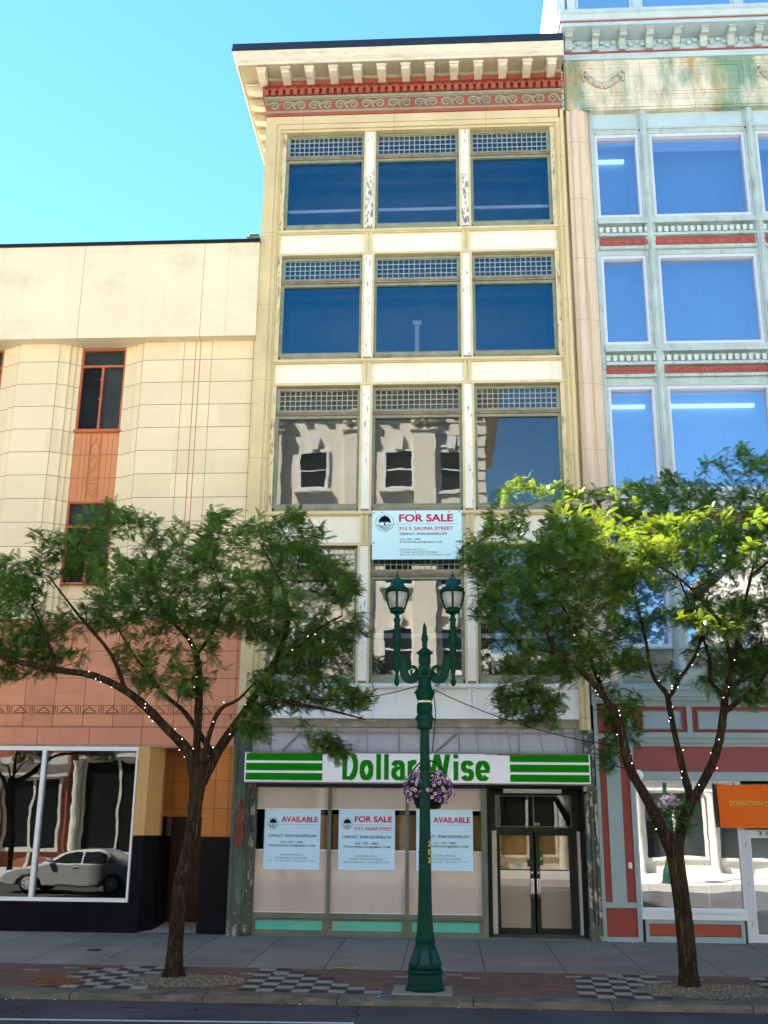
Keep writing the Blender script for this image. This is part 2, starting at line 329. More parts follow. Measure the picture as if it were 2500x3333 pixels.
# manhole covers
def cover(x, y, r, label, mat):
    c = MB(); c.lathe([(r, -.03), (r, .004), (r*.93, .008), (r*.9, .004), (0.001, .005)], x, y, 28, cap=False, z0=gz(y))
    t_ = thing('manhole_cover', (x, y, gz(y)), label, 'manhole cover')
    c.build('rim', mat, t_)
    d = MB()
    for k in range(-4, 5):
        hw = math.sqrt(max(0, (r*.82)**2-(k*r*.19)**2)); d.box(x-hw, x+hw, y+k*r*.19-.012, y+k*r*.19+.012, gz(y)+.004, gz(y)+.013)
    d.build('grip_bars', mat, t_)
rust_iron = M('rusty_iron', (.13,.06,.03), .8, .3, 5, 40, bump=.5)
cover(-5.9, -5.8, .42, 'rusty round manhole cover in the brick strip left of the tree', rust_iron)
cover(-6.4, -2.6, .13, 'small dark round valve cover in the concrete slabs', M('dark_iron', (.04,.038,.036), .7, .2, 5, 40))
# paint marks sprayed on the pavement by surveyors
for nm, col, pts, lab in (('yellow_mark', (.55,.38,.03), [(-1.95,-4.35),(-1.75,-4.12),(-1.6,-4.3),(-1.5,-4.05)], 'yellow sprayed zigzag mark at the edge of the concrete'),
                          ('red_mark', (.30,.04,.05), [(-3.35,-1.2),(-3.1,-1.15)], 'faint red sprayed mark on the slab in front of the shop'),
                          ('blue_mark', (.10,.28,.62), [(-.98,-6.72),(-.98,-6.55),(-.8,-6.6)], 'small blue sprayed mark on the kerb left of the lamp')):
    k = MB()
    for a, b in zip(pts, pts[1:]):
        d = Vector((b[0]-a[0], b[1]-a[1], 0)).normalized(); nn = Vector((-d.y, d.x, 0))*.022
        z = max(gz((a[1]+b[1])/2), -.118)+.013
        k.add([(a[0]+nn.x,a[1]+nn.y,z),(b[0]+nn.x,b[1]+nn.y,z),(b[0]-nn.x,b[1]-nn.y,z),(a[0]-nn.x,a[1]-nn.y,z)], [(0,1,2,3)])
    struct(k.build(nm, M(nm+'_paint', col, .8, .2, 6, 40)), lab)
# ------------------------------------------------------------------ the tall narrow building with the empty shop
B = thing('commercial_building', (-.7, 0, 0), 'narrow five storey cream building with green cornice frieze above an empty shop', 'building')
LX0, LX1, RX0, RX1 = -4.45, -4.04, 2.80, 3.02
def piers(x0, x1, left):
    m = MB(); a, b = (x0, x1) if left else (x1, x0); s = 1 if left else -1
    m.box(a, b-s*.14, -.25, .3, 4.10, 19.36)
    m.box(b-s*.14, b-s*.085, -.215, .3, 4.10, 19.14); m.box(b-s*.085, b-s*.04, -.235, .3, 4.10, 19.08); m.box(b-s*.04, b, -.18, .3, 4.10, 19.0)
    return m
m = piers(LX0, LX1, True); m.v += []; m.build('stone_pilaster', cream_stone, B)
piers(RX0, RX1, False).build('stone_pilaster', cream_stone, B)
m = MB(); x0, x1 = LX1-.14, RX0+.10
m.box(x0, x1, -.25, .3, 19.14, 19.36); m.box(LX1-.085, RX0+.085, -.215, .3, 19.08, 19.14); m.box(LX1-.04, RX0+.04, -.235, .3, 19.0, 19.08); m.box(LX1, RX0, -.18, .3, 18.94, 19.0)
m.build('stone_lintel', M('lintel_stone', (.60,.50,.30), .75, .1, 1.2, 14, joints=[('X', [-3.5,-1.2,1.1], .012, (.36,.3,.17))], dirt=[((.40,.33,.2), 1.1, (1.5,1,.25), .56, .8, .5)]), B)
# the body behind the front and the flat roof
m = MB(); m.box(-4.42, 3.0, 3.2, 24, 0, 20.2); m.box(-4.42, -4.2, .3, 3.2, 4.1, 20.2); m.box(2.8, 3.0, .3, 3.2, 4.1, 20.2)
m.build('wall', M('side_brick', (.36,.30,.2), .85, .15), B)
# storeys: main pane bottom/top, transom bottom/top
COLS = [(-3.853, -2.015), (-1.603, .343), (.765, 2.612)]
ROWS = [(16.345, 18.118, 18.33, 18.86), (12.883, 14.635, 14.857, 15.35), (9.135, 11.217, 11.432, 11.93), (5.267, 7.374, 7.606, 8.09)]
for ri, (zb, zt, tb, tt) in enumerate(ROWS):
    head = {0: 18.94, 1: 15.455, 2: 12.02, 3: 8.14}[ri]
    fm = gl_wavy if ri >= 2 else gl_old
    for ci, (x0, x1) in enumerate(COLS):
        f = MB()
        f.frame(x0, x1, zb, zt, .072, -.055, .04, wb=.085, wt=.07)                    # fixed sash
        f.frame(x0, x1, tb, tt, .072, -.05, .04, wb=.055, wt=head-tt-.045)            # toplight
        f.frame(x0-.012, x1+.012, zb, zt, .02, -.066, -.055)                                # glazing bead
        wn_ = f.build('window_frame', frame_green, B)
        r_ = MB()
        r_.box(x0-.085, x1+.085, -.10, .03, zt+.072, tb-.057); r_.box(x0-.085, x1+.085, -.125, .03, zt+.11, tb-.085)
        r_.build('transom_rail', old_wood, wn_)
        r_ = MB(); r_.box(x0-.03, x1+.03, -.085, .03, zb-.20, zb-.09) ; r_.box(x0-.06, x1+.06, -.11, .03, zb-.225, zb-.20)
        r_.build('sill', frame_green if ri in (0, 3) else old_wood, wn_)
        p = MB(); p.quad((x0-.01,0,zb-.01),(x1+.01,0,zb-.01),(x1+.01,0,zt+.01),(x0-.01,0,zt+.01)); p.build('pane', fm, wn_)
        p = MB(); p.quad((x0-.01,.012,tb-.01),(x1+.01,.012,tb-.01),(x1+.01,.012,tt+.01),(x0-.01,.012,tt+.01)); p.build('toplight_pane', fm, wn_)
        l = MB()
        for k in range(16): xx = x0+(x1-x0)*k/15; l.box(xx-.0085, xx+.0085, -.016, .004, tb, tt)
        for k in range(5): zz = tb+(tt-tb)*k/4; l.box(x0, x1, -.014, .006, zz-.0085, zz+.0085)
        l.build('lattice', grid_paint, wn_)
    # peeling timber piers between and beside the windows
    lo = zb-.235
    for x0, x1 in ((-1.90, -1.712), (.468, .648)):
        k = MB(); k.box(x0, x1, -.12, .03, lo+.10, head if ri else lo+1.55); k.build('timber_pier', peel_pier if ri else peel_heavy, B)
        if not ri: k = MB(); k.box(x0, x1, -.12, .03, lo+1.55, head); k.build('timber_pier', peel_pier, B)
        k = MB(); k.box(x0, x1, -.115, .03, lo, lo+.10)
        k.build('pier_foot', old_wood, B)
        k = MB(); k.box(x0-.05, x0, -.145, .03, lo, head+.02); k.box(x1, x1+.05, -.145, .03, lo, head+.02); k.build('pier_bead', cream_paint, B)
    for x0, x1 in ((LX1, -3.93), (2.69, RX0)):
        k = MB(); k.box(x0, x1, -.12, .03, lo, head); k.build('timber_pier', peel_cream, B)
# ledges and white spandrel panels
SP = [(15.505, 16.11, 15.455), (12.075, 12.65, 12.02), (8.19, 8.9, 8.14), (4.425, 5.03, 4.33)]
for si, (a, b, lo) in enumerate(SP):
    k = MB(); k.box(LX1, RX0, -.06, .2, a, b)
    k.build('spandrel_panel', white_lower if si == 3 else white_panel, B)
    k = MB()
    k.box(LX1, RX0, -.17, .2, b-.03, b+.03); k.box(LX1, RX0, -.13, .2, b-.055, b-.03); k.box(LX1, RX0, -.14, .2, b+.03, b+.045)
    k.box(LX1, RX0, -.15, .2, lo, a-.015); k.box(LX1, RX0, -.125, .2, a-.015, a+.02)
    for xc in (-1.806, .558):
        k.box(xc-.085, xc-.025, -.118, .2, a+.02, b-.055); k.box(xc+.025, xc+.085, -.118, .2, a+.02, b-.055); k.box(xc-.025, xc+.025, -.09, .2, a+.02, b-.055)
    k.box(LX1, LX1+.045, -.116, .2, a+.02, b-.055); k.box(RX0-.045, RX0, -.116, .2, a+.02, b-.055)
    k.build('ledge', cream_paint if si < 3 else white_lower, B)
# rooms behind the windows
m = MB()
for ri, (zb, zt, tb, tt) in enumerate(ROWS):
    z0, z1 = zb-.5, tt+.35
    m.quad((-4.2,3,z0),(2.8,3,z0),(2.8,3,z1),(-4.2,3,z1)); m.quad((-4.2,.1,z1),(2.8,.1,z1),(2.8,3,z1),(-4.2,3,z1)); m.quad((-4.2,.1,z0),(2.8,.1,z0),(2.8,3,z0),(-4.2,3,z0))
    m.quad((-4.19,.1,z0),(-4.19,3,z0),(-4.19,3,z1),(-4.19,.1,z1)); m.quad((2.79,.1,z0),(2.79,3,z0),(2.79,3,z1),(2.79,.1,z1))
    for yy in (.6, 1.2, 1.8, 2.4): m.box(-4.1, 2.7, yy-.07, yy+.07, z1-.16, z1-.01)
m.build('interior', room, B)
m = MB()
for x0, x1 in COLS: m.box(x0, x1, .12, .16, 16.80, 16.88); m.box(x0, x1, .12, .16, 6.1, 6.2)
m.box(-.72, -.62, 1.5, 1.6, 12.5, 14.35); m.box(-.78, -.56, 1.48, 1.62, 14.35, 14.47)

m.build('guard_rail', M('rail_paint', (.42,.46,.5), .6), B)

# ---- crowning cornice: frieze, dentils, egg and dart, brackets, gutter; it turns the left corner
EX0, EX1 = -4.45, 3.0; BACK = 9.0
def run(mb, p, z0, z1, ret=True):         # a band that stands p forward of y=-.25, with its return round the left corner
    y = -.25-p
    mb.box(EX0-p, EX1, y, .3, z0, z1)
    if ret: mb.box(EX0-p, EX0+.02, .3, BACK, z0, z1)
m = MB(); run(m, .035, 19.365, 19.437); m.build('red_fillet', trim_red, B)
m = MB(); run(m, .05, 19.437, 19.50); run(m, .045, 19.815, 19.845); run(m, .07, 19.845, 19.92); m.build('frieze_moulding', trim_green, B)
m = MB(); run(m, .015, 19.50, 19.815); m.build('frieze_band', trim_red, B)
m = MB(); run(m, .0, 19.92, 20.10); run(m, .11, 20.10, 20.125); run(m, .13, 20.21, 20.235); run(m, .10, 20.125, 20.21); run(m, .12, 20.235, 20.36); m.build('bed_moulding', trim_red, B)
m = MB(); d = .186; n = int((EX1-EX0)/d)
for k in range(n+1):
    x = EX0-.02+k*d; m.box(x-.055, x+.055, -.25-.125, -.249, 19.935, 20.098)
for k in range(46):
    y = -.2+k*d; m.box(EX0-.125, EX0, y-.055, y+.055, 19.935, 20.098)
m.build('dentils', trim_red, B)
m = MB(); e_ = .262
for k in range(int((EX1-EX0)/e_)+1):
    x = EX0+.02+k*e_
    m.sphere((x, -.25-.105, 20.172), .052, 8, 5, .75)
    m.tube([(x+.075*math.sin(a), -.25-.125, 20.185-.055*math.cos(a)) for a in np.linspace(-1.9, 1.9, 9)], .011, 5)
    m.box(x+e_/2-.008, x+e_/2+.008, -.25-.135, -.25-.09, 20.13, 20.21)
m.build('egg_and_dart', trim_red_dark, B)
def scroll(mb, cx, cz, r, y, flip, turns=1.6, link=0.0, w0=.026):
    pts = []; rad = []
    for i in range(26):
        u = i/25; a = flip*(u*turns*2*math.pi); rr = r*(1-u*.86)
        pts.append((cx+rr*math.cos(a+math.pi*(.0 if flip > 0 else 1)), y, cz-flip*0+rr*math.sin(a+math.pi*(.0 if flip > 0 else 1)))); rad.append(w0*(1-.55*u))
    if link:
        p0 = pts[0]; pts = [(p0[0]+link*.55, y, cz-flip*r*.75), (p0[0]+link*.18, y, cz-flip*r*.5)]+pts; rad = [w0*.6, w0*.9]+rad
    mb.tube(pts, rad, 6)
    for i in range(2, 20, 2):         # leaf points on the inside of the coil
        p = Vector(pts[i]); c_ = Vector((cx, y, cz)); q_ = p+(c_-p)*.38; s_ = (pts[i+1][0]-p.x, pts[i+1][2]-p.z)
        mb.add([(p.x, y-.004, p.z), (p.x+s_[0]*.8, y-.004, p.z+s_[1]*.8), (q_.x, y-.004, q_.z)], [(0, 1, 2)])
m = MB(); sp = .335; n = int((EX1-EX0-.1)/sp)
for k in range(n+1):
    scroll(m, EX0+.20+k*sp, 19.655, .135, -.25-.022, 1 if k % 2 else -1, link=(.16 if k % 2 else -.16), w0=.040)
m.build('scroll_relief', trim_green, B)
P = .77
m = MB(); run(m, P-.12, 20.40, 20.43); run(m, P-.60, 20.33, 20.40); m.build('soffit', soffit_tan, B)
m = MB()
yw = -.25-.12
for k in range(13):
    xc = -4.53+k*.605
    m = MB(); m.extr_x([(yw, 20.20), (yw-.16, 20.205), (yw-.34, 20.22), (yw-.45, 20.24), (yw-.45, 20.33), (yw, 20.33)], xc-.098, xc+.098)
    m.box(xc-.125, xc+.125, yw-.48, yw-.001, 20.33, 20.398); m.build('bracket', cornice_cream, B)
for k in range(14):
    yc = -.45+k*.605+.35
    xw = EX0-.12
    vs = [(xw, 20.17), (xw-.16, 20.18), (xw-.34, 20.21), (xw-.45, 20.24), (xw-.45, 20.33), (xw, 20.33)]
    m = MB(); m.extr_y([(x_, z_) for x_, z_ in vs], yc-.098, yc+.098); m.box(xw-.48, xw-.001, yc-.125, yc+.125, 20.33, 20.398); m.build('bracket', cornice_cream, B)
m = MB()
def sweep(mb, prof):     # profile of (projection, z) from bottom to top, swept along the front and the left return with a mitred corner
    k = len(prof); vs = []
    for p_, z_ in prof: vs += [(EX1, -.25-p_, z_), (EX0-p_, -.25-p_, z_), (EX0-p_, BACK, z_)]
    fs = []
    for i in range(k-1):
        for j in range(2): fs.append((i*3+j, i*3+j+1, (i+1)*3+j+1, (i+1)*3+j))
    fs.append(tuple(i*3 for i in range(k)))
    mb.add(vs, fs)
sweep(m, [(.2, 20.431), (P-.10, 20.431), (P-.10, 20.40), (P-.085, 20.40), (P-.085, 20.48), (P-.06, 20.495), (P-.06, 20.52), (P-.04, 20.535), (P-.03, 20.60), (P+.0, 20.67), (P+.02, 20.715), (P+.02, 20.74), (.2, 20.74)])
m.build('gutter_moulding', cornice_cream, B)
m = MB(); sweep(m, [(.2, 20.741), (P+.025, 20.741), (P+.04, 20.75), (P+.04, 20.80), (P+.025, 20.81), (P+.025, 20.955), (.2, 20.96)]); m.build('roof_edge', M('roof_edge_black', (.016,.02,.03), .3, .15, 1, 10, spec=.6), B)
m = MB(); m.box(EX0-.2, EX1, -.6, BACK, 20.80, 20.94); m.build('roof', M('roof_felt', (.06,.06,.06), .9), B)
# brick quoins seen beside the cornice on the right
m = MB()
for k in range(12): m.box(3.001, 3.07, -.22-(k % 2)*.03, .2, 19.35+k*.095, 19.35+k*.095+.083)
m.build('brick_edge', M('pale_brick', (.45,.42,.33), .8, .2, 4, 20), B)

# ---- shop front
m = MB(); m.box(-4.46, -4.20, -.27, .3, .42, 3.98); m.box(-4.20, -4.14, -.235, .3, 0, 4.05); m.box(-4.47, -4.40, -.30, .3, .42, 4.05)
m.build('shop_pilaster', store_green, B)
m = MB(); m.box(-4.47, -4.20, -.29, .3, -.05, .42); m.box(-4.14, -4.005, -.20, .3, 0, 3.6); m.build('shop_pilaster', store_worn, B)
m = MB(); m.box(2.87, 3.06, -.22, .8, .30, 2.86); m.box(2.84, 2.90, -.26, .8, .30, 2.80); m.box(3.02, 3.075, -.26, .8, .30, 2.80); m.box(2.935, 2.985, -.25, .8, .3, 2.74); m.box(2.83, 3.08, -.28, .8, -.05, .30); m.box(2.80, 3.09, -.32, .8, 2.86, 2.96); m.box(2.86, 3.06, -.22, .3, 2.96, 4.1)
m.build('shop_pilaster', store_worn, B)
# wrought ornament on the left pilaster
m = MB(); cx = -4.30; y = -.285
def cur(pts, r=.013): m.tube([(cx+a, y, b) for a, b in pts], r, 6)
for zc, sg in ((2.34, 1), (1.94, -1)):
    for fl in (-1, 1):
        a = np.linspace(0, 1, 18)
        cur([(fl*(.018+.075*math.sin(u*3.0)), zc+sg*(.26*u-.12)) for u in a], .015)
        cur([(fl*(.055+.03*math.cos(6*u)*(1-u*.4)), zc+sg*(.03*math.sin(6*u)*(1-u*.4)-.02)) for u in a], .011)
    cur([(0, zc-.13), (0, zc+.13)], .012)
cur([(.085*math.cos(u), 2.14+.085*math.sin(u)) for u in np.linspace(0, 6.3, 24)], .018)
for q_ in range(3): m.sphere((cx+.03*math.cos(q_*2.1+.5), y, 2.14+.03*math.sin(q_*2.1+.5)), .035, 8, 5)
for fl in (-1, 1):
    cur([(fl*.01, 2.46), (fl*.06, 2.50), (fl*.05, 2.56), (fl*.01, 2.52)], .016); cur([(fl*.01, 1.80), (fl*.06, 1.76), (fl*.05, 1.70), (fl*.01, 1.73)], .016)
cur([(0, 2.5), (0, 2.66)], .016)
m.build('iron_ornament', rust_orn, B)
# sheet-metal band with struts above the sign
m = MB(); m.box(-4.14, 2.86, -.02, .2, 3.0, 4.15); m.build('sheet_band', zinc, B)
m = MB()
for x in (-3.75,-2.35,-1.0,.27,1.53,2.72): m.box(x-.014, x+.014, -.06, -.018, 3.5, 4.16)
m.box(-4.12, 2.84, -.07, -.018, 4.03, 4.06); m.box(-4.12, 2.84, -.055, -.018, 3.62, 3.64)
for x in (-3.9,-2.95,-1.7,-.6,.62,1.28,1.95,2.45): m.tube([(x,-.06,4.12), (x+.06,-.32,3.6)], .012, 5)
m.tube([(.25,-.045,4.05), (-.25,-.045,3.63)], .022, 4); m.tube([(-3.1,-.045,4.05), (-3.5,-.045,3.63)], .02, 4)
m.build('strut', zinc_dark, B)
m = MB(); m.box(-4.14, 2.86, -.14, .2, 4.15, 4.24); m.box(-4.14, 2.86, -.10, .2, 4.24, 4.33); m.build('eaves_board', old_wood, B)
# glazing: three bays then the recessed door
BAY = [(-3.985, -2.475), (-2.405, -.86), (-.79, .705)]
m = MB(); m.box(-4.005, .82, -.13, .1, 2.90, 3.05); m.build('shop_head', black_metal, B)
m = MB()
for x0, x1 in ((-2.475, -2.405), (-.86, -.79)): m.box(x0, x1, -.11, .04, .03, 2.92)
m.box(.705, .825, -.12, .8, -.02, 2.94); m.box(-4.005, -3.985, -.11, .04, .03, 2.92)
m.box(-3.985, .705, -.115, .04, .345, .425); m.box(-3.985, .705, -.145, .04, .325, .345); m.box(-3.985, .705, -.125, .04, -.03, .055)
m.build('shop_mullion', store_frame, B)
for x0, x1 in BAY:
    a = MB(); a.frame(x0+.07, x1-.07, .10, .285, .07, -.10, .0, wb=.045, wt=.04); fo = a.build('stall_riser', store_frame, B)
    a = MB(); a.box(x0+.07, x1-.07, -.07, -.01, .10, .285); a.build('riser_panel', teal, fo)
    p = MB(); p.quad((x0,-.045,.425),(x1,-.045,.425),(x1,-.045,2.91),(x0,-.045,2.91)); pn = p.build('shop_window', gl_store, B)
    k = MB(); k.box(x0, x1, -.025, .02, 2.475, 2.91); k.box(x0, x1, -.025, .02, .425, 1.635); k.build('blocking_panel', grey_panel, pn)
    k = MB(); k.box(x0, x1, -.035, .0, 2.455, 2.475); k.box(x0, x1, -.035, .0, 1.635, 1.655); k.box(x0, x1, -.036, .0, .425, .44); k.build('white_strip', white_clean, pn)
    k = MB(); k.box(x0+.95, x1, .25, .27, 1.3, 2.34) if x0 < -3 else k.box(x0, x1, .25, .27, 1.3, 2.36); k.build('paper', brown_paper, pn)
m = MB(); m.box(-4.0, .8, 1.6, 1.7, 0, 3.0); m.box(-4.0, .8, .05, 1.6, 2.95, 3.05); m.build('shop_interior', dark, B)
# door recess
DY = .75
m = MB(); m.box(.825, .90, -.02, DY, 0, 2.95); m.box(2.80, 2.87, -.02, DY+.1, 0, 2.95); m.box(.82, 2.88, -.1, DY+.1, 2.92, 3.05); m.box(.82, 2.88, DY+.5, DY+.6, 0, 3.0); m.build('recess_lining', dark, B)
m = MB(); m.box(.82, 2.88, -.15, DY+.2, -.06, .02); m.build('threshold', M('worn_step', (.12,.115,.11), .9, .2), B)
fr = MB(); fr.box(.90, 1.03, DY-.03, DY+.05, 0, 2.92); fr.box(2.66, 2.80, DY-.03, DY+.05, 0, 2.92); fr.box(1.03, 2.66, DY-.03, DY+.05, 2.80, 2.92); fr.box(1.03, 2.66, DY-.04, DY+.05, 2.04, 2.13)
DF = fr.build('door_frame', door_black, B)
k = MB(); k.frame(1.06, 2.63, 2.16, 2.77, .02, DY-.035, DY+.0); k.box(1.835, 1.865, DY-.04, DY, 2.13, 2.80); k.build('toplight_bar', M('bronze_bar', (.16,.15,.09), .5, .2), DF)
k = MB(); k.quad((1.03,DY,2.13),(2.66,DY,2.13),(2.66,DY,2.80),(1.03,DY,2.80)); k.build('toplight_pane', gl_door, DF)
for x0, x1 in ((1.03, 1.835), (1.865, 2.66)):
    d_ = MB(); d_.frame(x0+.09, x1-.09, .13, 1.97, .085, DY-.02, DY+.04, wb=.10, wt=.06); d_.box(x0+.09, x1-.09, DY-.025, DY+.03, 1.265, 1.285)
    do = d_.build('door', door_black, B)
    k = MB(); k.quad((x0+.08,DY+.004,.12),(x1-.08,DY+.004,.12),(x1-.08,DY+.004,1.98),(x0+.08,DY+.004,1.98)); k.build('pane', gl_door, do)
    k = MB(); k.box(x0+.08, x1-.08, DY+.012, DY+.03, .13, 1.275); k.build('lower_panel', M('door_grey_panel', (.40,.37,.32), .6, .06, 1.5, 12), do)
    k = MB(); k.box(x0+.06, x1-.06, DY+.06, DY+.07, 1.28, 1.99); k.build('paper', brown_paper, do)
    k = MB(); xx = x1-.05 if x0 < 1.5 else x0+.05
    k.box(xx-.035, xx+.035, DY-.06, DY-.02, .80, 1.10); k.tube([(xx,DY-.06,.72),(xx,DY-.10,.76),(xx,DY-.10,1.02),(xx,DY-.06,1.06)], .016, 6); k.build('handle', M('steel_handle_'+str(len(ORG)), (.55,.55,.53), .3, .1, metal=.9), do)
    k = MB(); k.lathe([(.028, 0), (.028, .02), (.0, .021)], 0, 0, 12, cap=False); k.v = [(xx+a, DY-.02-c_, 1.22+b_) for a, b_, c_ in k.v]; k.build('lock', alu, do)
for x in (1.0, 2.80):
    k = MB(); k.box(x-.055, x+.045, DY-.16, DY-.03, .01, 2.06); k.build('shutter_track', alu, B)
TB = MB(); TB.box(1.20, 2.42, DY-.42, DY-.30, 2.83, 2.915); tb_ = TB.build('door_light', white_clean, B)
k = MB(); k.tube([(1.24,DY-.43,2.85),(2.38,DY-.43,2.85)], .018, 8); k.build('tube', M('tube_glass', (.7,.7,.68), .3), tb_)
# small plates and notices
k = MB(); k.box(1.86, 1.98, DY-.012, DY-.004, 2.17, 2.235); pl = k.build('number_plate', black_metal, B)
text_mesh('313', (1.87, 1.97, 2.178, 2.228), DY-.014, white_clean, pl, 'number', bold=.02)
def notice(name, x0, x1, z0, z1, mat, label):
    k = MB(); k.box(x0, x1, DY-.009, DY-.003, z0, z1); o = k.build(name, mat); return tag(o, label, 'notice', 'notices stuck to the shop door')
n1 = notice('door_notice', 1.43, 1.61, 1.30, 1.44, M('paper_white', (.62,.62,.55), .8), 'small white paper notice low on the left door pane')
n2 = notice('door_notice', 1.69, 1.76, 1.345, 1.49, ink_navy, 'small dark blue sticker beside the left door stile')
n3 = notice('door_notice', 1.93, 2.02, 1.37, 1.66, M('sticker_green', (.03,.13,.03), .5), 'tall green sticker on the right door pane')
for o_, x0, x1, zs, mt in ((n1, 1.45, 1.56, (1.41,1.385,1.36,1.335), ink_grey), (n3, 1.945, 2.005, (1.52,1.50,1.48), white_clean), (n2, 1.70, 1.75, (1.42,), ink_grey)):
    k = MB()
    for z in zs: k.box(x0, x1, DY-.0105, DY-.0085, z-.005, z+.005)
    k.build('printing', mt, o_)
# awning arm left under the sign
k = MB(); k.tube([(-4.09,-.30,2.92),(-4.10,-.31,2.45),(-4.03,-.33,2.05)], .016, 6); k.sphere((-4.03,-.33,2.03), .035, 8, 5); k.build('awning_arm', black_metal, B)

# ---- signs
sg = thing('shop_sign', (-.63, -.25, 3.0), 'long white shop sign with green stripes at both ends and green lettering', 'sign')
k = MB(); k.box(-4.19, 2.927, -.55, -.27, 3.0, 3.58); k.build('board', sign_white, sg)
k = MB(); k.box(-4.20, 2.935, -.56, -.26, 3.58, 3.60); k.box(-4.2, 2.935, -.50, -.26, 2.975, 3.0); k.build('casing', zinc_dark, sg)
k = MB(); k.box(-4.10,-1.9,-.557,-.55,3.567,3.58); k.box(.80,1.60,-.557,-.55,3.568,3.58); k.box(1.05,1.5,-.5575,-.55,3.557,3.568); k.box(1.6,2.9,-.557,-.55,3.566,3.58); k.box(2.1,2.3,-.5575,-.55,3.558,3.566); k.build('flaked_edge', red_edge, sg)
for x0, x1 in ((-4.165, -2.565), (1.298, 2.905)):
    for z0, z1 in ((3.425, 3.566), (3.225, 3.375), (3.03, 3.175)):
        k = MB(); k.box(x0, x1, -.554, -.5495, z0, z1); k.build('stripe', sign_green, sg)
# heavy condensed letters drawn as broad strokes, cut off by the top edge of the board
def stroke(k, pts, w_, w2=None):
    n_ = len(pts); L_, R_ = [], []; y0_ = -.5535-.0012*getattr(k, 'ns', 0); k.ns = getattr(k, 'ns', 0)+1
    for i in range(n_):
        a, b = pts[max(i-1, 0)], pts[min(i+1, n_-1)]
        d = Vector((b[0]-a[0], 0, b[1]-a[1])).normalized()
        hx = (w_*abs(d.z)+(w2 or w_)*abs(d.x))/2
        yy_ = y0_-.00004*i; L_.append((pts[i][0]-d.z*hx, yy_, min(3.570, pts[i][1]+d.x*hx))); R_.append((pts[i][0]+d.z*hx, yy_, min(3.570, pts[i][1]-d.x*hx)))
    for i in range(n_-1): k.add([L_[i], L_[i+1], R_[i+1], R_[i]], [(0, 1, 2, 3)])
def arc(x0, x1, z0, z1, a0, a1, n_=22): return [((x0+x1)/2+(x1-x0)/2*math.cos(R(a)), (z0+z1)/2+(z1-z0)/2*math.sin(R(a))) for a in np.linspace(a0, a1, n_)]
Wd, Th = .098, .072; zb, zx, zt_ = 3.046, 3.442, 3.570
def letter(ch, x0, x1):
    k = MB(); a, b = x0+Wd/2, x1-Wd/2; lo, hi = zb+Th/2, zx-Th/2
    if ch == 'l': stroke(k, [(a, zb+.006), (a, zt_)], Wd)
    elif ch == 'i': stroke(k, [(a, zb+.006), (a, zx-.01)], Wd); stroke(k, [(a, zx+.045), (a, zt_)], Wd)
    elif ch == 'o': stroke(k, arc(a, b, lo, hi, 0, 360, 40), Wd, Th)
    elif ch == 'D': stroke(k, [(a, zb), (a, zt_)], Wd); stroke(k, [(a, zb+Th/2)]+[((p[0]), p[1]) for p in arc(x0+.02, b, zb+Th/2, 3.62-Th/2, -90, 90, 24)]+[(a, 3.62-Th/2)], Wd, Th)
    elif ch == 'r': stroke(k, [(a, zb+.006), (a, zx-.01)], Wd); stroke(k, arc(a, x1+.09, zx-.22, hi+.005, 170, 82, 12), Wd*.9, Th*1.25)
    elif ch == 'e': stroke(k, arc(a, b, lo, hi, 2, 318, 36), Wd, Th); stroke(k, [(a, (lo+hi)/2-.01), (x1-.01, (lo+hi)/2-.01)], Wd, Th*.9)
    elif ch == 's':
        m_ = (lo+hi)/2; stroke(k, arc(a, b, m_, hi, 15, 270, 22)[:-1]+arc(a, b, lo, m_, 90, -165, 22), Wd*.92, Th)
    elif ch == 'a':
        stroke(k, arc(a, b, zx-.24, hi, 165, 0, 16)+[(b, zb+.05), (b+.015, zb+.005)], Wd, Th); stroke(k, arc(a, b+.04, lo, zx-.155, 80, 300, 24), Wd*.95, Th*.9)
    elif ch == 'W':
        w_ = x1-x0; q_ = [(x0+.045, 3.6), (x0+w_*.27, zb-.02), (x0+w_*.5, 3.6), (x0+w_*.73, zb-.02), (x1-.045, 3.6)]
        for p_, r_ in zip(q_, q_[1:]):
            h_ = .054; yq = -.5535-.0003*len(k.v); s0 = (zb+.006-p_[1])/(r_[1]-p_[1]); s1 = (3.570-p_[1])/(r_[1]-p_[1]); xa, xb = p_[0]+(r_[0]-p_[0])*s0, p_[0]+(r_[0]-p_[0])*s1
            k.add([(xa-h_, yq, zb+.006), (xa+h_, yq, zb+.006), (xb+h_, yq, 3.570), (xb-h_, yq, 3.570)], [(0, 1, 2, 3)])
    k.build('letter', sign_green, sg)
for ch, x0, x1 in (('D',-2.149,-1.828),('o',-1.79,-1.509),('l',-1.449,-1.354),('l',-1.287,-1.193),('a',-1.137,-.858),('r',-.801,-.61),('W',-.465,.075),('i',.143,.238),('s',.294,.562),('e',.591,.891)): letter(ch, x0, x1)

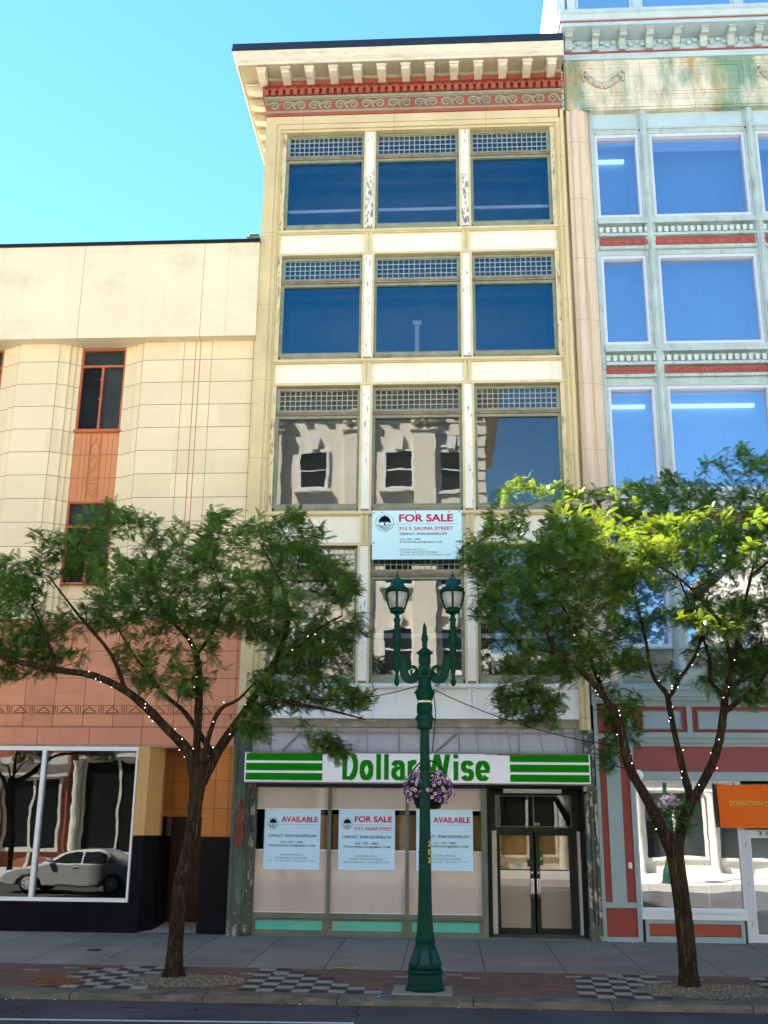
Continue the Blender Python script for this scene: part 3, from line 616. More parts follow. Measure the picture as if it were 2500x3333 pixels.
def emblem(par, cx, cz, r, y):
    k = MB()
    n_ = 40
    for i in range(n_):
        a, b = 2*math.pi*i/n_, 2*math.pi*(i+1)/n_
        q0, q1 = r*.965, r
        k.add([(cx+q0*math.cos(a),y,cz+q0*math.sin(a)),(cx+q1*math.cos(a),y,cz+q1*math.sin(a)),(cx+q1*math.cos(b),y,cz+q1*math.sin(b)),(cx+q0*math.cos(b),y,cz+q0*math.sin(b))], [(0,1,2,3)])
    rr = random.Random(3)
    def disc(x, z, q):
        p_ = [(cx+x*r+q*r*math.cos(2*math.pi*i/9)*(.8+.4*rr.random()), y-.0004, cz+z*r+q*r*math.sin(2*math.pi*i/9)*(.8+.4*rr.random())) for i in range(9)]
        k.add(p_, [tuple(range(9))])
    for x, z, q in ((0,.62,.24),(-.25,.5,.24),(.25,.5,.24),(-.45,.28,.2),(.45,.28,.2),(-.2,.25,.22),(.2,.25,.22),(-.55,.1,.13),(.55,.1,.13),(0,.4,.2)): disc(x, z, q)
    def st(p_, w_):
        for (xa, za), (xb, zb_) in zip(p_, p_[1:]):
            d = Vector((xb-xa, 0, zb_-za)); nn = Vector((-d.z, 0, d.x)).normalized()*w_
            k.add([(cx+(xa+nn.x)*r,y-.0003,cz+(za+nn.z)*r),(cx+(xb+nn.x)*r,y-.0003,cz+(zb_+nn.z)*r),(cx+(xb-nn.x)*r,y-.0003,cz+(zb_-nn.z)*r),(cx+(xa-nn.x)*r,y-.0003,cz+(za-nn.z)*r)], [(0,1,2,3)])
    st([(0,.3),(0,-.1),(-.06,-.28)], .06); st([(0,-.1),(.08,-.28)], .05); st([(0,.1),(-.3,.3)], .035); st([(0,.1),(.3,.3)], .035)
    for zc, w_, hx in ((-.3,.03,.9), (-.48,.03,.72), (-.64,.03,.6), (-.78,.025,.4)): st([(x*hx, zc+.07*math.sin(x*3.2+zc*4)) for x in np.linspace(-1, 1, 12)], w_)
    k.build('emblem', ink_navy, par)
def panel_sign(name, rect, y, th, mat, label, lines, emb, line, group=None):
    x0, x1, z0, z1 = rect; W_, H_ = x1-x0, z1-z0
    t_ = thing(name, ((x0+x1)/2, y, z0), label, 'sign', group)
    k = MB(); k.box(x0, x1, y, y+th, z0, z1); k.build('board', mat, t_)
    for s_, (u0, u1, v0, v1), mt, bd in lines:
        text_mesh(s_, (x0+u0*W_, x0+u1*W_, z1-v1*H_, z1-v0*H_), y-.004, mt, t_, bold=bd, depth=.002)
    emblem(t_, x0+emb[0]*W_, z1-emb[1]*H_, emb[2]*W_, y-.004)
    u0, u1, v = line; k = MB(); k.box(x0+u0*W_, x0+u1*W_, y-.005, y-.001, z1-v*H_-.004, z1-v*H_+.001); k.build('rule', ink_grey, t_)
    return t_
def small(dv): return [('CONTACT : RYAN GOODFELLOW', (.065,.94,.42+dv,.465+dv), ink_navy, .012), ('315 – 727 – 2092', (.30,.70,.532+dv,.568+dv), ink_navy, .012), ('RTGOODFELLOW@GMAIL.COM', (.093,.912,.587+dv,.628+dv), ink_navy, .012),
    ('GOODFELLOW RE LLC', (.30,.70,.742+dv,.77+dv), ink_grey, .0), ('LICENSED REAL ESTATE BROKER', (.2,.795,.794+dv,.822+dv), ink_grey, .0), ('480 S. SALINA STREET – SYRACUSE, NY 13202', (.095,.90,.845+dv,.872+dv), ink_grey, .0)]
AV = [('AVAILABLE', (.30,.955,.12,.215), ink_red, .03)]
PY = -.052
panel_sign('window_poster', (-3.81,-2.635,1.257,2.455), PY, .004, poster_blue, 'pale blue availability poster in the leftmost shop bay', AV+small(0), (.155,.238,.10), (.29,.955,.252), 'posters on the shop windows')
panel_sign('window_poster', (-2.252,-1.078,1.265,2.462), PY, .004, poster_blue, 'pale blue sale poster with street address in the middle shop bay', [('FOR SALE', (.285,.95,.11,.212), ink_red, .03), ('313 S. SALINA STREET', (.28,.945,.292,.345), ink_red, .012)]+small(.016), (.155,.238,.10), (.29,.955,.255), 'posters on the shop windows')
panel_sign('window_poster', (-.637,.535,1.272,2.47), PY, .004, poster_blue, 'pale blue availability poster half hidden behind the lamp post', AV+small(0), (.155,.238,.10), (.29,.955,.252), 'posters on the shop windows')
bs = panel_sign('sale_board', (-1.615,.372,7.775,8.895), -.30, .03, board_blue, 'large pale blue sale board screwed below the third storey window', [
    ('FOR SALE', (.30,.905,.075,.235), ink_red, .03), ('313 S. SALINA STREET', (.30,.905,.335,.405), ink_red, .015), ('CONTACT : RYAN GOODFELLOW', (.31,.84,.458,.508), ink_navy, .012), ('315 – 727 – 2092', (.31,.54,.575,.612), ink_navy, .01), ('RTGOODFELLOW@GMAIL.COM', (.31,.78,.635,.675), ink_navy, .01),
    ('GOODFELLOW RE LLC', (.31,.59,.785,.818), ink_grey, 0), ('LICENSED REAL ESTATE BROKER', (.31,.73,.84,.873), ink_grey, 0), ('480 S. SALINA STREET – SYRACUSE, NY 13202', (.31,.875,.893,.925), ink_grey, 0)], (.14,.25,.103), (.25,.96,.278))
k = MB()
for x, z in ((-1.58,8.85),(-.65,8.86),(.33,8.86),(-1.58,8.15),(.33,8.15),(-1.4,8.86),(.1,8.86)): k.sphere((x,-.303,z), .016, 8, 5)
k.build('screws', black_metal, bs)
k = MB(); k.box(-1.3,-1.2,-.27,-.05,7.9,8.8); k.box(.0,.1,-.27,-.05,7.9,8.8); k.build('batten', zinc_dark, bs)
# ------------------------------------------------------------------ low cream and terracotta store on the left
A = thing('department_store', (-10, 0, 0), 'low cream building with stepped piers, flat parapet and orange tiled shop storey', 'building')
HJ = (.574, .145)
art_cream = M('glazed_cream_block', (.72,.61,.40), .6, .05, .8, 22, cells=((1.02,1,.574), (-.2,.4,.145), .055), joints=[('Z', HJ, .016, (.26,.19,.11)), ('X', [-10.27,-9.26,-7.205,-6.209,-5.535,-4.53,-13.8], .014, (.30,.22,.13)), ('X', [-5.93,-5.815], .022, (.42,.22,.10))], dirt=[((.58,.42,.2), 26, (1,1,1), .58, .66, .35), ((.45,.34,.2), 1.2, (1.5,1,.4), .6, .85, .35)])
parapet_m = M('parapet_cream', (.74,.65,.46), .7, .06, .7, 18, joints=[('X', [-11.7,-8.76,-5.79], .016, (.40,.32,.2))], dirt=[((.45,.37,.24), 2.0, (4,1,.14), .58, .8, .4), ((.45,.36,.22), .8, (1,1,1.2), .54, .8, .5), ((.35,.28,.18), 6, (1,1,1), .68, .75, .4)])
terra = M('terracotta_block', (.58,.255,.14), .65, .10, 1, 30, cells=((.665,2,.6), (.1,.6,.02), .09), joints=[('Z', [4.14,4.405,4.585,5.18,5.78,6.38], .012, (.16,.05,.022)), ('X', (.665, .1), .012, (.17,.055,.025))], dirt=[((.34,.11,.045), 1.3, (1.4,1,.3), .55, .8, .5), ((.60,.27,.13), 24, (1,1,1), .6, .68, .3)])
terra_low = M('terracotta_band', (.56,.24,.145), .6, .06, 1, 14, joints=[('X', (1.145, .32), .014, (.12,.04,.02)), ('Z', [4.12], .018, (.22,.08,.04))], dirt=[((.30,.11,.06), 1.1, (2,1,.25), .56, .8, .5)])
tile_or = M('orange_speckled_tile', (.44,.165,.04), .5, .12, 2, 40, cells=((.62,3,.565), (.07,.7,.2), .1), joints=[('Z', (.565, .2), .012, (.18,.06,.02)), ('X', [-4.60,-6.55], .012, (.2,.07,.02)), ('X', (.62, .07), .012, (.16,.05,.015))], dirt=[((.22,.075,.015), 30, (1,1,1), .55, .62, .4)])
granite = M('black_granite', (.008,.008,.010), .25, .3, 2, 40, spec=.03, joints=[('X', (1.15, .2), .012, (.002,.002,.002))], dirt=[((.05,.05,.055), 2.2, (1,1,1), .62, .75, .5)])
pier_cream = M('pier_cream', (.54,.32,.125), .5, .08, 1.5, 16, dirt=[((.30,.17,.06), 1.6, (2,1,.3), .55, .8, .5)])
cop_frame = M('copper_paint_frame', (.42,.13,.06), .6, .15, 3, 30)
gl_dark = glass('dark_office_glass', None, .0, .02, .6, fres=.5)
m = MB(); m.box(-16.38, -4.45, -.35, .6, 13.24, 15.72); m.build('parapet', parapet_m, A)
m = MB(); m.box(-16.39, -4.44, -.40, .7, 15.72, 15.80); m.build('coping', black_metal, A)
m = MB(); m.tube([(-4.75,-.3,15.8),(-4.72,-.25,15.98),(-4.5,-.2,16.0)], .05, 6); m.box(-4.78,-4.46,-.34,.3,15.80,15.9); m.build('flashing', M('verdigris', (.10,.16,.13), .7, .2, 4, 20), A)
m = MB(); m.box(-16.38, -4.47, .7, 24, 4.2, 15.5); m.box(-16.38, -4.47, 2.7, 24, 0, 4.2); m.build('wall', M('rear_wall', (.4,.33,.22), .9), A)
WIN = [(-8.80, -7.70), (-11.84, -10.74), (-14.9, -13.8)]
m = MB(); pl = [(-4.46,.9), (-4.46,-.05)]
xr = -4.46
for wl, wr in WIN:
    pl += [(wr+.50,-.05), (wr+.46,.03), (wr+.33,.03), (wr+.32,.12), (wr+.17,.12), (wr+.16,.20), (wr,.20), (wr,.36), (wl,.36), (wl,.20), (wl-.10,.20), (wl-.11,.12), (wl-.22,.12), (wl-.23,.03), (wl-.33,.03), (wl-.46,-.05)]
pl += [(-16.38,-.05), (-16.38,.9)]
m.extr_z(pl, 6.50, 13.245); m.build('pier_wall', art_cream, A)
spd = M('salmon_spandrel', (.56,.23,.11), .6, .07, 1.2, 30, joints=[('Z', [10.485,9.91], .012, (.2,.07,.03)), ('X', [-8.62,-7.86,-7.98,-8.5], .010, (.25,.09,.04))])
for wl, wr in WIN:
    for zb, zt, tr in ((11.09, 13.22, 12.76), (7.35, 9.33, 8.72)):
        f = MB(); f.frame(wl+.05, wr-.05, zb+.05, zt-.05, .05, .22, .32); f.box(wl+.05, wr-.05, .23, .30, tr-.025, tr+.025); xm = (wl+wr)/2; f.box(xm-.025, xm+.025, .225, .31, zb+.05, tr)
        for zz in (zb+.8, zb+1.3): f.box(xm-.05, xm+.05, .21, .24, zz, zz+.03)
        fo = f.build('window_frame', cop_frame, A)
        k = MB(); k.quad((wl+.03,.27,zb+.03),(wr-.03,.27,zb+.03),(wr-.03,.27,zt-.03),(wl+.03,.27,zt-.03)); k.build('pane', gl_dark, fo)
        k = MB(); k.box(wl+.02, wr-.02, .335, .35, zb+.02, zt-.02); k.build('dark_room', dark, fo)
        k = MB(); k.box(xm, wr-.05, .31, .33, zb+.05, tr); k.box(wl+.05, wr-.05, .31, .33, tr, zt-.05); k.build('blind', M('dark_grey_blind', (.05,.055,.06), .7, .1), fo)
    s_ = MB(); s_.box(wl, wr, .24, .40, 9.33, 11.09); xm = (wl+wr)/2
    so_ = s_.build('spandrel_panel', spd, A)
    k = MB(); xm -= .02
    k.box(xm-.135, xm-.12, .20, .25, 9.36, 11.0); k.box(xm+.12, xm+.135, .20, .25, 9.36, 11.0); k.box(wl, wr, .20, .25, 11.03, 11.085)
    def bar(x0, z0, x1, z1, w_=.014): k.tube([(xm+x0,.235,z0),(xm+x1,.235,z1)], w_, 5)
    for a in ((0,11.0,0,10.85),(0,10.85,-.1,10.68),(0,10.85,.1,10.68),(-.1,10.68,-.1,10.5),(.1,10.68,.1,10.5),(0,10.45,-.11,10.34),(0,10.45,.11,10.34),(-.11,10.34,-.11,10.22),(.11,10.34,.0,10.2),(-.11,10.22,.0,10.1),(-.12,9.95,.12,10.2),(-.12,9.92,.1,9.92),(-.12,10.05,.12,10.3),(-.1,10.15,-.02,10.03),(-.12,9.86,.12,9.86),(-.12,9.78,.12,9.78),(0,9.55,-.11,9.7),(0,9.55,.11,9.7),(0,9.45,-.11,9.58),(.0,9.45,.11,9.58),(-.11,9.58,.06,9.38)): bar(*a)
    k.build('zigzag_relief', M('ochre_relief', (.50,.22,.075), .6, .1), so_)
    k = MB(); k.box(wl-.02, wr+.02, .15, .35, 11.04, 11.10); k.build('sill', cop_frame, so_)
m = MB(); m.box(-16.38, -4.46, -.07, .9, 4.12, 6.50); m.build('tiled_band', terra, A)
m = MB(); m.box(-16.38, -4.53, -.10, .9, 3.76, 4.12); m.build('lower_band', terra_low, A)
m = MB()
k = 0
x = -13.0
while x < -4.9:
    z0, z1 = 4.43, 4.56
    m.tube([(x,-.072,z0),(x+.15,-.072,z1),(x+.30,-.072,z0)], .012, 4); m.tube([(x+.03,-.072,z0),(x+.27,-.072,z0)], .008, 4)
    for q_ in (.36,.41,.46): m.tube([(x+q_,-.072,z0-.01),(x+q_,-.072,z1+.01)], .008, 4)
    x += .51
m.build('zigzag_frieze', M('terracotta_groove', (.20,.065,.025), .7), A)
m = MB(); m.box(-16.38, -4.5, -.13, .5, 3.715, 3.76); m.build('drip_edge', M('weathered_strip', (.32,.22,.16), .8, .2, 3, 30), A)
# shop window in a white frame over black granite
f = MB()
for x0, x1 in ((-8.59, -6.62), (-12.0, -8.67), (-15.0, -12.08)):
    f.frame(x0, x1, .655, 3.625, .04, -.14, .02, wb=.075, wt=.085)
fo = f.build('shop_window_frame', M('silver_white_frame', (.68,.70,.72), .3, .04, 2, 12, spec=.5), A)
for x0, x1 in ((-8.59, -6.62), (-12.0, -8.67), (-15.0, -12.08)):
    k = MB(); k.quad((x0-.01,-.05,.64),(x1+.01,-.05,.64),(x1+.01,-.05,3.64),(x0-.01,-.05,3.64)); k.build('pane', glass('large_shop_glass_'+str(int(-x0)), None, .08, .055, .8, thru=(.45,.48,.45)), fo)
m = MB(); m.box(-15, -6.6, 2.5, 2.6, 0, 3.7); m.box(-15, -6.6, 0, 2.5, 3.66, 3.71); m.box(-15, -6.6, 0.05, 2.5, .5, .55); m.build('shop_interior', dark, A)
m = MB(); m.box(-16.38, -6.35, -.085, 2.5, -.1, .575); m.box(-6.575, -6.35, -.085, .3, .575, 1.88); m.extr_z([(-6.35,-.085),(-6.12,.25),(-6.12,1.6),(-6.2,1.6),(-6.35,.3)], -.05, 1.86)
m.box(-5.13, -4.50, -.075, 1.5, -.05, 1.885); m.box(-6.2, -5.13, 1.55, 1.62, 0, 2.35); m.build('granite_dado', granite, A)
m = MB(); m.box(-6.575, -6.33, -.13, .3, 1.90, 3.715); m.extr_z([(-6.33,-.13),(-6.10,.23),(-6.10,.4),(-6.33,.3)], 1.90, 3.715); m.build('entrance_pier', pier_cream, A)
m = MB(); m.box(-5.14, -4.48, -.06, 1.5, 1.885, 3.715); m.box(-6.4, -5.14, 1.2, 1.26, 2.28, 3.715); m.build('entrance_tiles', tile_or, A)
m = MB(); m.box(-6.12, -5.14, 1.3, 1.36, 0, 2.28); dd = m.build('entrance_door', M('dark_oxblood_door', (.035,.012,.008), .3, .2, 1, 10), A)
m = MB(); m.tube([(-5.35,1.25,.95),(-5.35,1.25,1.2)], .02, 6); m.build('handle', alu, dd)
m = MB(); m.box(-6.4, -5.1, -.1, 1.4, 3.70, 3.75); m.build('entrance_soffit', pier_cream, A)
m = MB(); m.add([(-6.35,-.1,.005),(-5.13,-.1,.005),(-5.13,1.5,.10),(-6.2,1.5,.10)], [(0,1,2,3)]); m.build('entrance_ramp', M('ramp_concrete', (.3,.29,.27), .9, .15), A)

# ------------------------------------------------------------------ pale stone and blue metal building on the right
D = thing('metal_fronted_building', (8, 0, 0), 'tall pale stone building with blue grey metal windows and red ground floor panels', 'building')
pink_stone = M('pink_stone', (.64,.52,.40), .7, .06, .9, 20, joints=[('Z', (1.62, .62), .012, (.38,.28,.2)), ('X', [3.92], .012, (.4,.32,.25))], dirt=[((.30,.22,.06), 1.3, (5,1,.07), .50, .66, .75), ((.30,.23,.16), 2.5, (1.5,1,.5), .62, .8, .35)], bump=.1)
stained = M('stained_stone', (.68,.62,.50), .7, .08, .9, 18, joints=[('X', [3.5,4.1,5.0,6.3,7.6,8.9,10.2], .012, (.36,.34,.28)), ('Z', [19.62,20.32], .012, (.4,.36,.28))], dirt=[((.42,.22,.03), .9, (1.2,1,.4), .50, .66, .85), ((.12,.27,.19), .75, (1.0,1,.35), .47, .60, .85), ((.10,.14,.10), 2.4, (1.2,1,.5), .56, .72, .6)], bump=.15)
blue_met = M('blue_grey_metal', (.42,.55,.60), .45, .08, 1.2, 18, spec=.4, dirt=[((.62,.66,.66), 6, (1,1,1), .68, .72, .8), ((.2,.26,.25), 1.5, (1.5,1,.3), .58, .82, .5)])
green_met = M('aged_green_metal', (.41,.50,.49), .55, .15, 2, 22, dirt=[((.13,.16,.13), 5, (1.6,1,.35), .55, .72, .6), ((.5,.56,.5), 6, (1,1,.4), .62, .74, .5)])
sash_wh = M('pale_sash', (.56,.60,.68), .35, .04, 1, 12, spec=.4)
fr_red = M('frieze_red', (.33,.085,.075), .65, .12, 2, 22)
fr_red2 = M('frieze_red_relief', (.40,.13,.115), .65, .12, 2, 22)
shop_blue = M('shop_blue_grey', (.255,.34,.365), .55, .06, 1, 14, dirt=[((.2,.25,.26), 1.5, (1.4,1,.4), .58, .82, .5)])
shop_red = M('shop_red', (.235,.055,.045), .6, .08, 1.2, 16, dirt=[((.15,.035,.03), 1.5, (1.4,1,.4), .56, .82, .5)])
mauve = M('mauve_fascia', (.235,.075,.072), .6, .06, 1.0, 14)
# fluted pilaster
m = MB(); m.extr_z([(3.025,.3),(3.025,.0),(3.09,-.02),(3.11,-.16),(3.20,-.16),(3.215,-.19),(3.28,-.21),(3.35,-.20),(3.37,-.17),(3.44,-.17),(3.455,-.15),(3.53,-.15),(3.545,-.12),(3.61,-.12),(3.625,-.08),(3.67,-.08),(3.67,.3)], 5.0, 19.36); m.build('stone_pilaster', pink_stone, D)
m = MB(); m.box(3.10, 13, -.17, .3, 19.36, 21.0); m.box(3.6, 13, -.20, .3, 19.40, 19.48); m.box(3.7, 13, -.19, .3, 19.33, 19.36)
m.box(3.14,3.24,-.21,.3,19.36,20.92)
for x0, x1 in ((3.42, 4.72), (4.98, 7.55), (7.75, 9.05), (9.3, 11.9)):
    m.frame(x0+.1, x1-.1, 19.88, 20.58, .03, -.19, .0); m.frame(x0, x1, 19.78, 20.68, .02, -.185, .0)
m.build('stone_frieze', stained, D)
carved = M('carved_stone', (.50,.46,.36), .8, .2, 6, 30, dirt=[((.12,.11,.08), 14, (1,1,1), .5, .6, .6)])
for cx in (4.07, 8.4):      # carved garlands
    m = MB()
    for s_ in (-1, 1):
        for i in range(9):
            u = i/8; m.sphere((cx+s_*.40*u, -.2, 20.03+.30*u*u+.01), .075+.025*math.sin(i*2.3), 7, 5)
        for q_ in range(6): m.sphere((cx+s_*.46+.07*math.cos(q_), -.2, 20.40+.07*math.sin(q_)), .035, 6, 4)
        m.tube([(cx+s_*(.46+.05*math.cos(a)), -.22, 20.42+.05*math.sin(a)) for a in np.linspace(0, 5.5, 12)], .02, 5)
        m.tube([(cx+s_*.5, -.2, 20.35), (cx+s_*.49, -.2, 20.18)], .025, 5)
    m.build('garland', carved, D)
# main cornice
def sweep_r(mb, prof, x0=3.0):
    k = len(prof); vs = []
    for p_, z_ in prof: vs += [(13, -.17-p_, z_), (x0-.0, -.17-p_, z_), (x0-.0, .6, z_)]
    fs = [(i*3+j, i*3+j+1, (i+1)*3+j+1, (i+1)*3+j) for i in range(k-1) for j in range(2)]
    mb.add(vs, fs)
m = MB(); sweep_r(m, [(0,20.82),(.06,20.82),(.06,20.86),(.10,20.90),(.10,20.95),(.02,20.95)], 3.10); sweep_r(m, [(.05,21.40),(.58,21.40),(.58,21.50),(.5,21.50)]); sweep_r(m, [(.56,21.54),(.62,21.55),(.68,21.66),(.74,21.70),(.74,21.77),(.3,21.79)], 2.96)
m.box(3.1, 13, -.21, .3, 21.01, 21.40); m.box(2.99, 3.1, -.4, .3, 20.82, 21.4); m.build('cornice', blue_met, D)
m = MB(); sweep_r(m, [(.02,20.951),(.12,20.955),(.12,21.0),(.02,21.01)], 3.10); m.box(2.98,13,-.76,.2,21.50,21.54); m.build('cornice_red_line', fr_red, D)
bracket_m = M('bracket_grey', (.42,.50,.49), .5, .12, 3, 20, dirt=[((.16,.2,.18), 8, (1,1,1), .56, .7, .5)])
for k in range(21):
    m = MB(); xc = 3.22+k*.675
    m.extr_x([(-.21,21.03),(-.34,21.02),(-.37,21.10),(-.34,21.16),(-.42,21.26),(-.60,21.33),(-.60,21.385),(-.21,21.385)], xc-.085, xc+.085)
    m.box(xc-.11, xc+.11, -.64, -.21, 21.375, 21.398); m.tube([(xc-.09,-.53,21.30),(xc+.09,-.53,21.30)], .045, 8); m.tube([(xc-.09,-.34,21.06),(xc+.09,-.34,21.06)], .035, 8); m.build('bracket', bracket_m, D)
m = MB()
for k in range(66):
    x = 3.35+k*.145
    if k % 2: m.box(x-.05, x+.05, -.29, -.205, 21.23, 21.32)
    else: m.box(x-.05, x+.05, -.29, -.205, 21.16, 21.25)
m.build('dentils', blue_met, D)
# attic storey above
m = MB(); m.box(3.0, 13, .28, .5, 22.0, 25.2)
for x in (3.02, 3.3, 5.0, 7.6, 9.2): m.box(x, x+.22, .1, .5, 22.0, 25.2)
m.box(2.96, 13, -.3, .5, 25.2, 25.6); m.box(3.0, 13, .6, 24, 0, 25.19); m.build('attic_wall', blue_met, D)
for x0, x1 in ((3.55, 5.0), (5.22, 7.6), (7.82, 9.2), (9.42, 12.4)):
    f = MB(); f.frame(x0+.05, x1-.05, 22.3, 24.8, .05, .20, .30); fo = f.build('window_frame', sash_wh, D)
    k = MB(); k.quad((x0+.04,.25,22.29),(x1-.04,.25,22.29),(x1-.04,.25,24.81),(x0+.04,.25,24.81)); k.build('pane', glass('attic_glass_%d' % int(x0*10), None, .8, 0, 1), fo)
# window wall
CW = [(3.855, 4.80), (5.205, 7.40), (7.79, 8.74), (9.14, 12.3)]
RW = [(16.44, 18.635, 19.33), (13.06, 15.245, 15.50), (9.49, 11.855, 12.16), (5.95, 8.30, 8.62)]
m = MB()
for x in (4.885, 7.475, 8.815):
    w_ = .235
    m.box(x, x+w_, -.06, .2, 5.05, 19.34); m.box(x+.045, x+w_-.045, -.13, .2, 5.05, 19.34); m.box(x+.085, x+w_-.085, -.16, .2, 5.05, 19.34)
m.box(3.67, 3.775, -.05, .2, 5.05, 19.34); m.box(3.69, 3.73, -.08, .2, 5.05, 19.34)
m.build('metal_mullion', green_met, D)
for ri, (zb, zt, hd) in enumerate(RW):
    for ci, (x0, x1) in enumerate(CW):
        f = MB(); f.frame(x0, x1, zb, zt, .065, -.03, .14, wb=.08, wt=.09); fo = f.build('window_frame', sash_wh, D)
        k = MB(); k.quad((x0-.01,.10,zb-.01),(x1+.01,.10,zb-.01),(x1+.01,.10,zt+.01),(x0-.01,.10,zt+.01)); k.build('pane', gl_coat, fo)
        f = MB(); f.frame(x0-.058, x1+.058, zb-.072, zt+.078, .06, -.055, .1, wb=.04, wt=.09); f.build('outer_frame', green_met, fo)
        if ri == 0:
            k = MB(); k.box(x0, x1, .14, .16, zt-(.12 if ci == 0 else .33), zt); k.build('blind', white_clean, fo)
        if ri == 3:
            k = MB(); k.box(x0, x1, .14, .16, zt-.95, zt); k.box(x0, x1, .14, .16, zb, zb+.5); k.build('blind', white_clean, fo)
    f = MB(); f.box(3.775, 12.5, -.01, .2, zt+.15, hd)
    if ri == 0:
        f.build('head_panel', blue_met, D)
        k = MB(); k.box(3.775, 12.5, -.09, .2, 18.83, 18.88); k.box(3.775, 12.5, -.06, .2, 18.78, 18.83); k.build('head_moulding', green_met, D)
    else: f.build('head_panel', green_met, D)
    if ri < 3:      # spandrel: sill, dentils, red relief, pale ledge
        nh = RW[ri+1][2]; dz = zb
        f = MB(); f.box(3.775, 12.5, -.10, .2, dz-.27, dz-.13); f.box(3.775, 12.5, -.14, .2, dz-.29, dz-.23); f.box(3.775, 12.5, .05, .2, nh, dz-.29); f.box(3.775, 12.5, -.12, .2, dz-.62, dz-.56); f.box(3.775, 12.5, -.09, .2, dz-.56, dz-.53)
        f.box(3.775, 12.5, -.10, .2, nh-.02, nh+.05)
        f.build('spandrel', green_met, D)
        f = MB()
        for k in range(56):
            x = 3.83+k*.155; f.box(x-.045, x+.045, -.11, -.02, dz-.52, dz-.38)
        f.build('dentils', M('dentil_pale_%d' % ri, (.52,.60,.57), .5, .1, 3, 20), D)
        f = MB(); f.box(3.775, 12.5, -.045, .2, dz-.88, dz-.65); f.build('red_band', fr_red, D)
        f = MB(); f.box(3.775, 12.5, -.085, .2, nh+.05 if ri else dz-.97, dz-.88); f.build('pale_ledge', blue_met, D)
        f = MB(); x = 3.92; i_ = 0
        while x < 9.2:
            if ri == 1: scroll(f, x, dz-.765, .085, -.055, -1, turns=1.5, link=-.2, w0=.02); x += .30
            else:
                for q_ in range(7):
                    a = q_*.9; f.tube([(x,-.05,dz-.80), (x+.05*math.cos(a),-.06,dz-.765+.05*math.sin(a)), (x+.11*math.cos(a+.4),-.05,dz-.765+.085*math.sin(a+.4))], [.02,.016,.006], 5)
                f.sphere((x,-.05,dz-.77), .022, 6, 4); x += .25
        f.build('red_relief', fr_red2, D)
# rooms behind with pale ceilings and strip lights
m = MB()
for zb, zt, hd in RW:
    z0, z1 = zb-.4, zt+.1
    m.quad((3.7,5,z0),(12.5,5,z0),(12.5,5,z1),(3.7,5,z1)); m.quad((3.7,.16,z1),(12.5,.16,z1),(12.5,5,z1),(3.7,5,z1)); m.quad((3.7,.16,z0),(12.5,.16,z0),(12.5,5,z0),(3.7,5,z0)); m.quad((3.7,.16,z0),(3.7,5,z0),(3.7,5,z1),(3.7,.16,z1))
    m.box(3.7, 12.5, .9, 1.1, z1-.35, z1-.02)
m.build('interior', M('office_room', (.5,.5,.5), .9, .1), D)
for x0, x1, z in ((3.95, 4.72, 11.62), (5.3, 7.25, 11.62), (3.9, 4.6, 18.3)):
    k = MB(); k.box(x0, x1, .5, .62, z, z+.07); k.build('strip_light', emit('strip_lamp_%d' % int(x0*10+z), (.85,.95,1.0), .3), D)
for fx, fz in ((5.62, 14.02), (5.62, 17.0), (5.75, 10.7)):
    k = MB(); k.tube([(fx,1.2,fz+1.0),(fx,1.2,fz)], .015, 6); k.lathe([(.02,.06),(.09,.03),(.09,-.05),(.02,-.1)], fx, 1.2, 10, z0=fz)
    for q_ in range(5):
        a = q_*1.2566+.3; c_, s_ = math.cos(a), math.sin(a)
        k.add([(fx+.1*c_-.05*s_,1.2+.1*s_+.05*c_,fz),(fx+.62*c_-.07*s_,1.2+.62*s_+.07*c_,fz),(fx+.62*c_+.07*s_,1.2+.62*s_-.07*c_,fz+.02),(fx+.1*c_+.05*s_,1.2+.1*s_-.05*c_,fz+.02)], [(0,1,2,3)])
    k.build('ceiling_fan', M('fan_grey_%d' % int(fz), (.45,.42,.4), .5), D)
# ground floor
m = MB(); m.box(3.06, 13, -.34, .3, 4.93, 5.06); m.box(3.06, 13, -.30, .3, 4.80, 4.93); m.box(3.06, 13, -.26, .3, 4.72, 4.80); m.box(3.06, 13, -.18, .3, 4.62, 4.72)
m.box(3.84, 13, -.16, .3, 4.60, 4.64); m.box(3.84, 13, -.30, .3, 3.95, 4.06); m.box(3.84, 13, -.25, .3, 3.85, 3.95); m.box(3.84, 13, -.20, .3, 3.78, 3.85); m.box(3.84, 13, -.20, .3, 3.10, 3.27); m.box(5.03, 5.14, -.15, .3, 4.06, 4.62); m.box(3.82, 3.9, -.15, .3, 4.06, 4.62); m.box(7.2, 7.3, -.15, .3, 4.06, 4.62)
m.build('shop_cornice', shop_blue, D)
m = MB(); m.box(3.84, 13, -.12, .3, 4.06, 4.62); m.build('fascia_panel', shop_red, D)
m = MB()
for x0, x1 in ((4.13, 4.90), (5.27, 7.05), (7.45, 9.2)): m.box(x0, x1, -.14, .1, 4.15, 4.50)
m.build('inset_panel', shop_blue, D)
m = MB()
for x0, x1 in ((4.13, 4.90), (5.27, 7.05), (7.45, 9.2)): m.frame(x0, x1, 4.15, 4.50, .022, -.155, .1)
m.build('panel_bead', M('bead_grey', (.16,.2,.2), .6), D)
m = MB(); m.box(3.84, 13, -.17, .3, 3.27, 3.78); m.build('mauve_fascia', mauve, D)
m = MB(); m.box(3.085, 3.86, -.17, .3, .02, 4.62); m.box(3.085, 3.16, -.215, .3, .0, 4.62); m.box(3.775, 3.865, -.215, .3, .0, 4.62); m.box(3.16, 3.775, -.21, .3, .62, .725); m.box(3.16, 3.775, -.21, .3, 3.93, 4.03); m.box(3.16, 3.775, -.21, .3, -.02, .075); m.box(3.302, 3.592, -.20, .3, .725, 3.93)
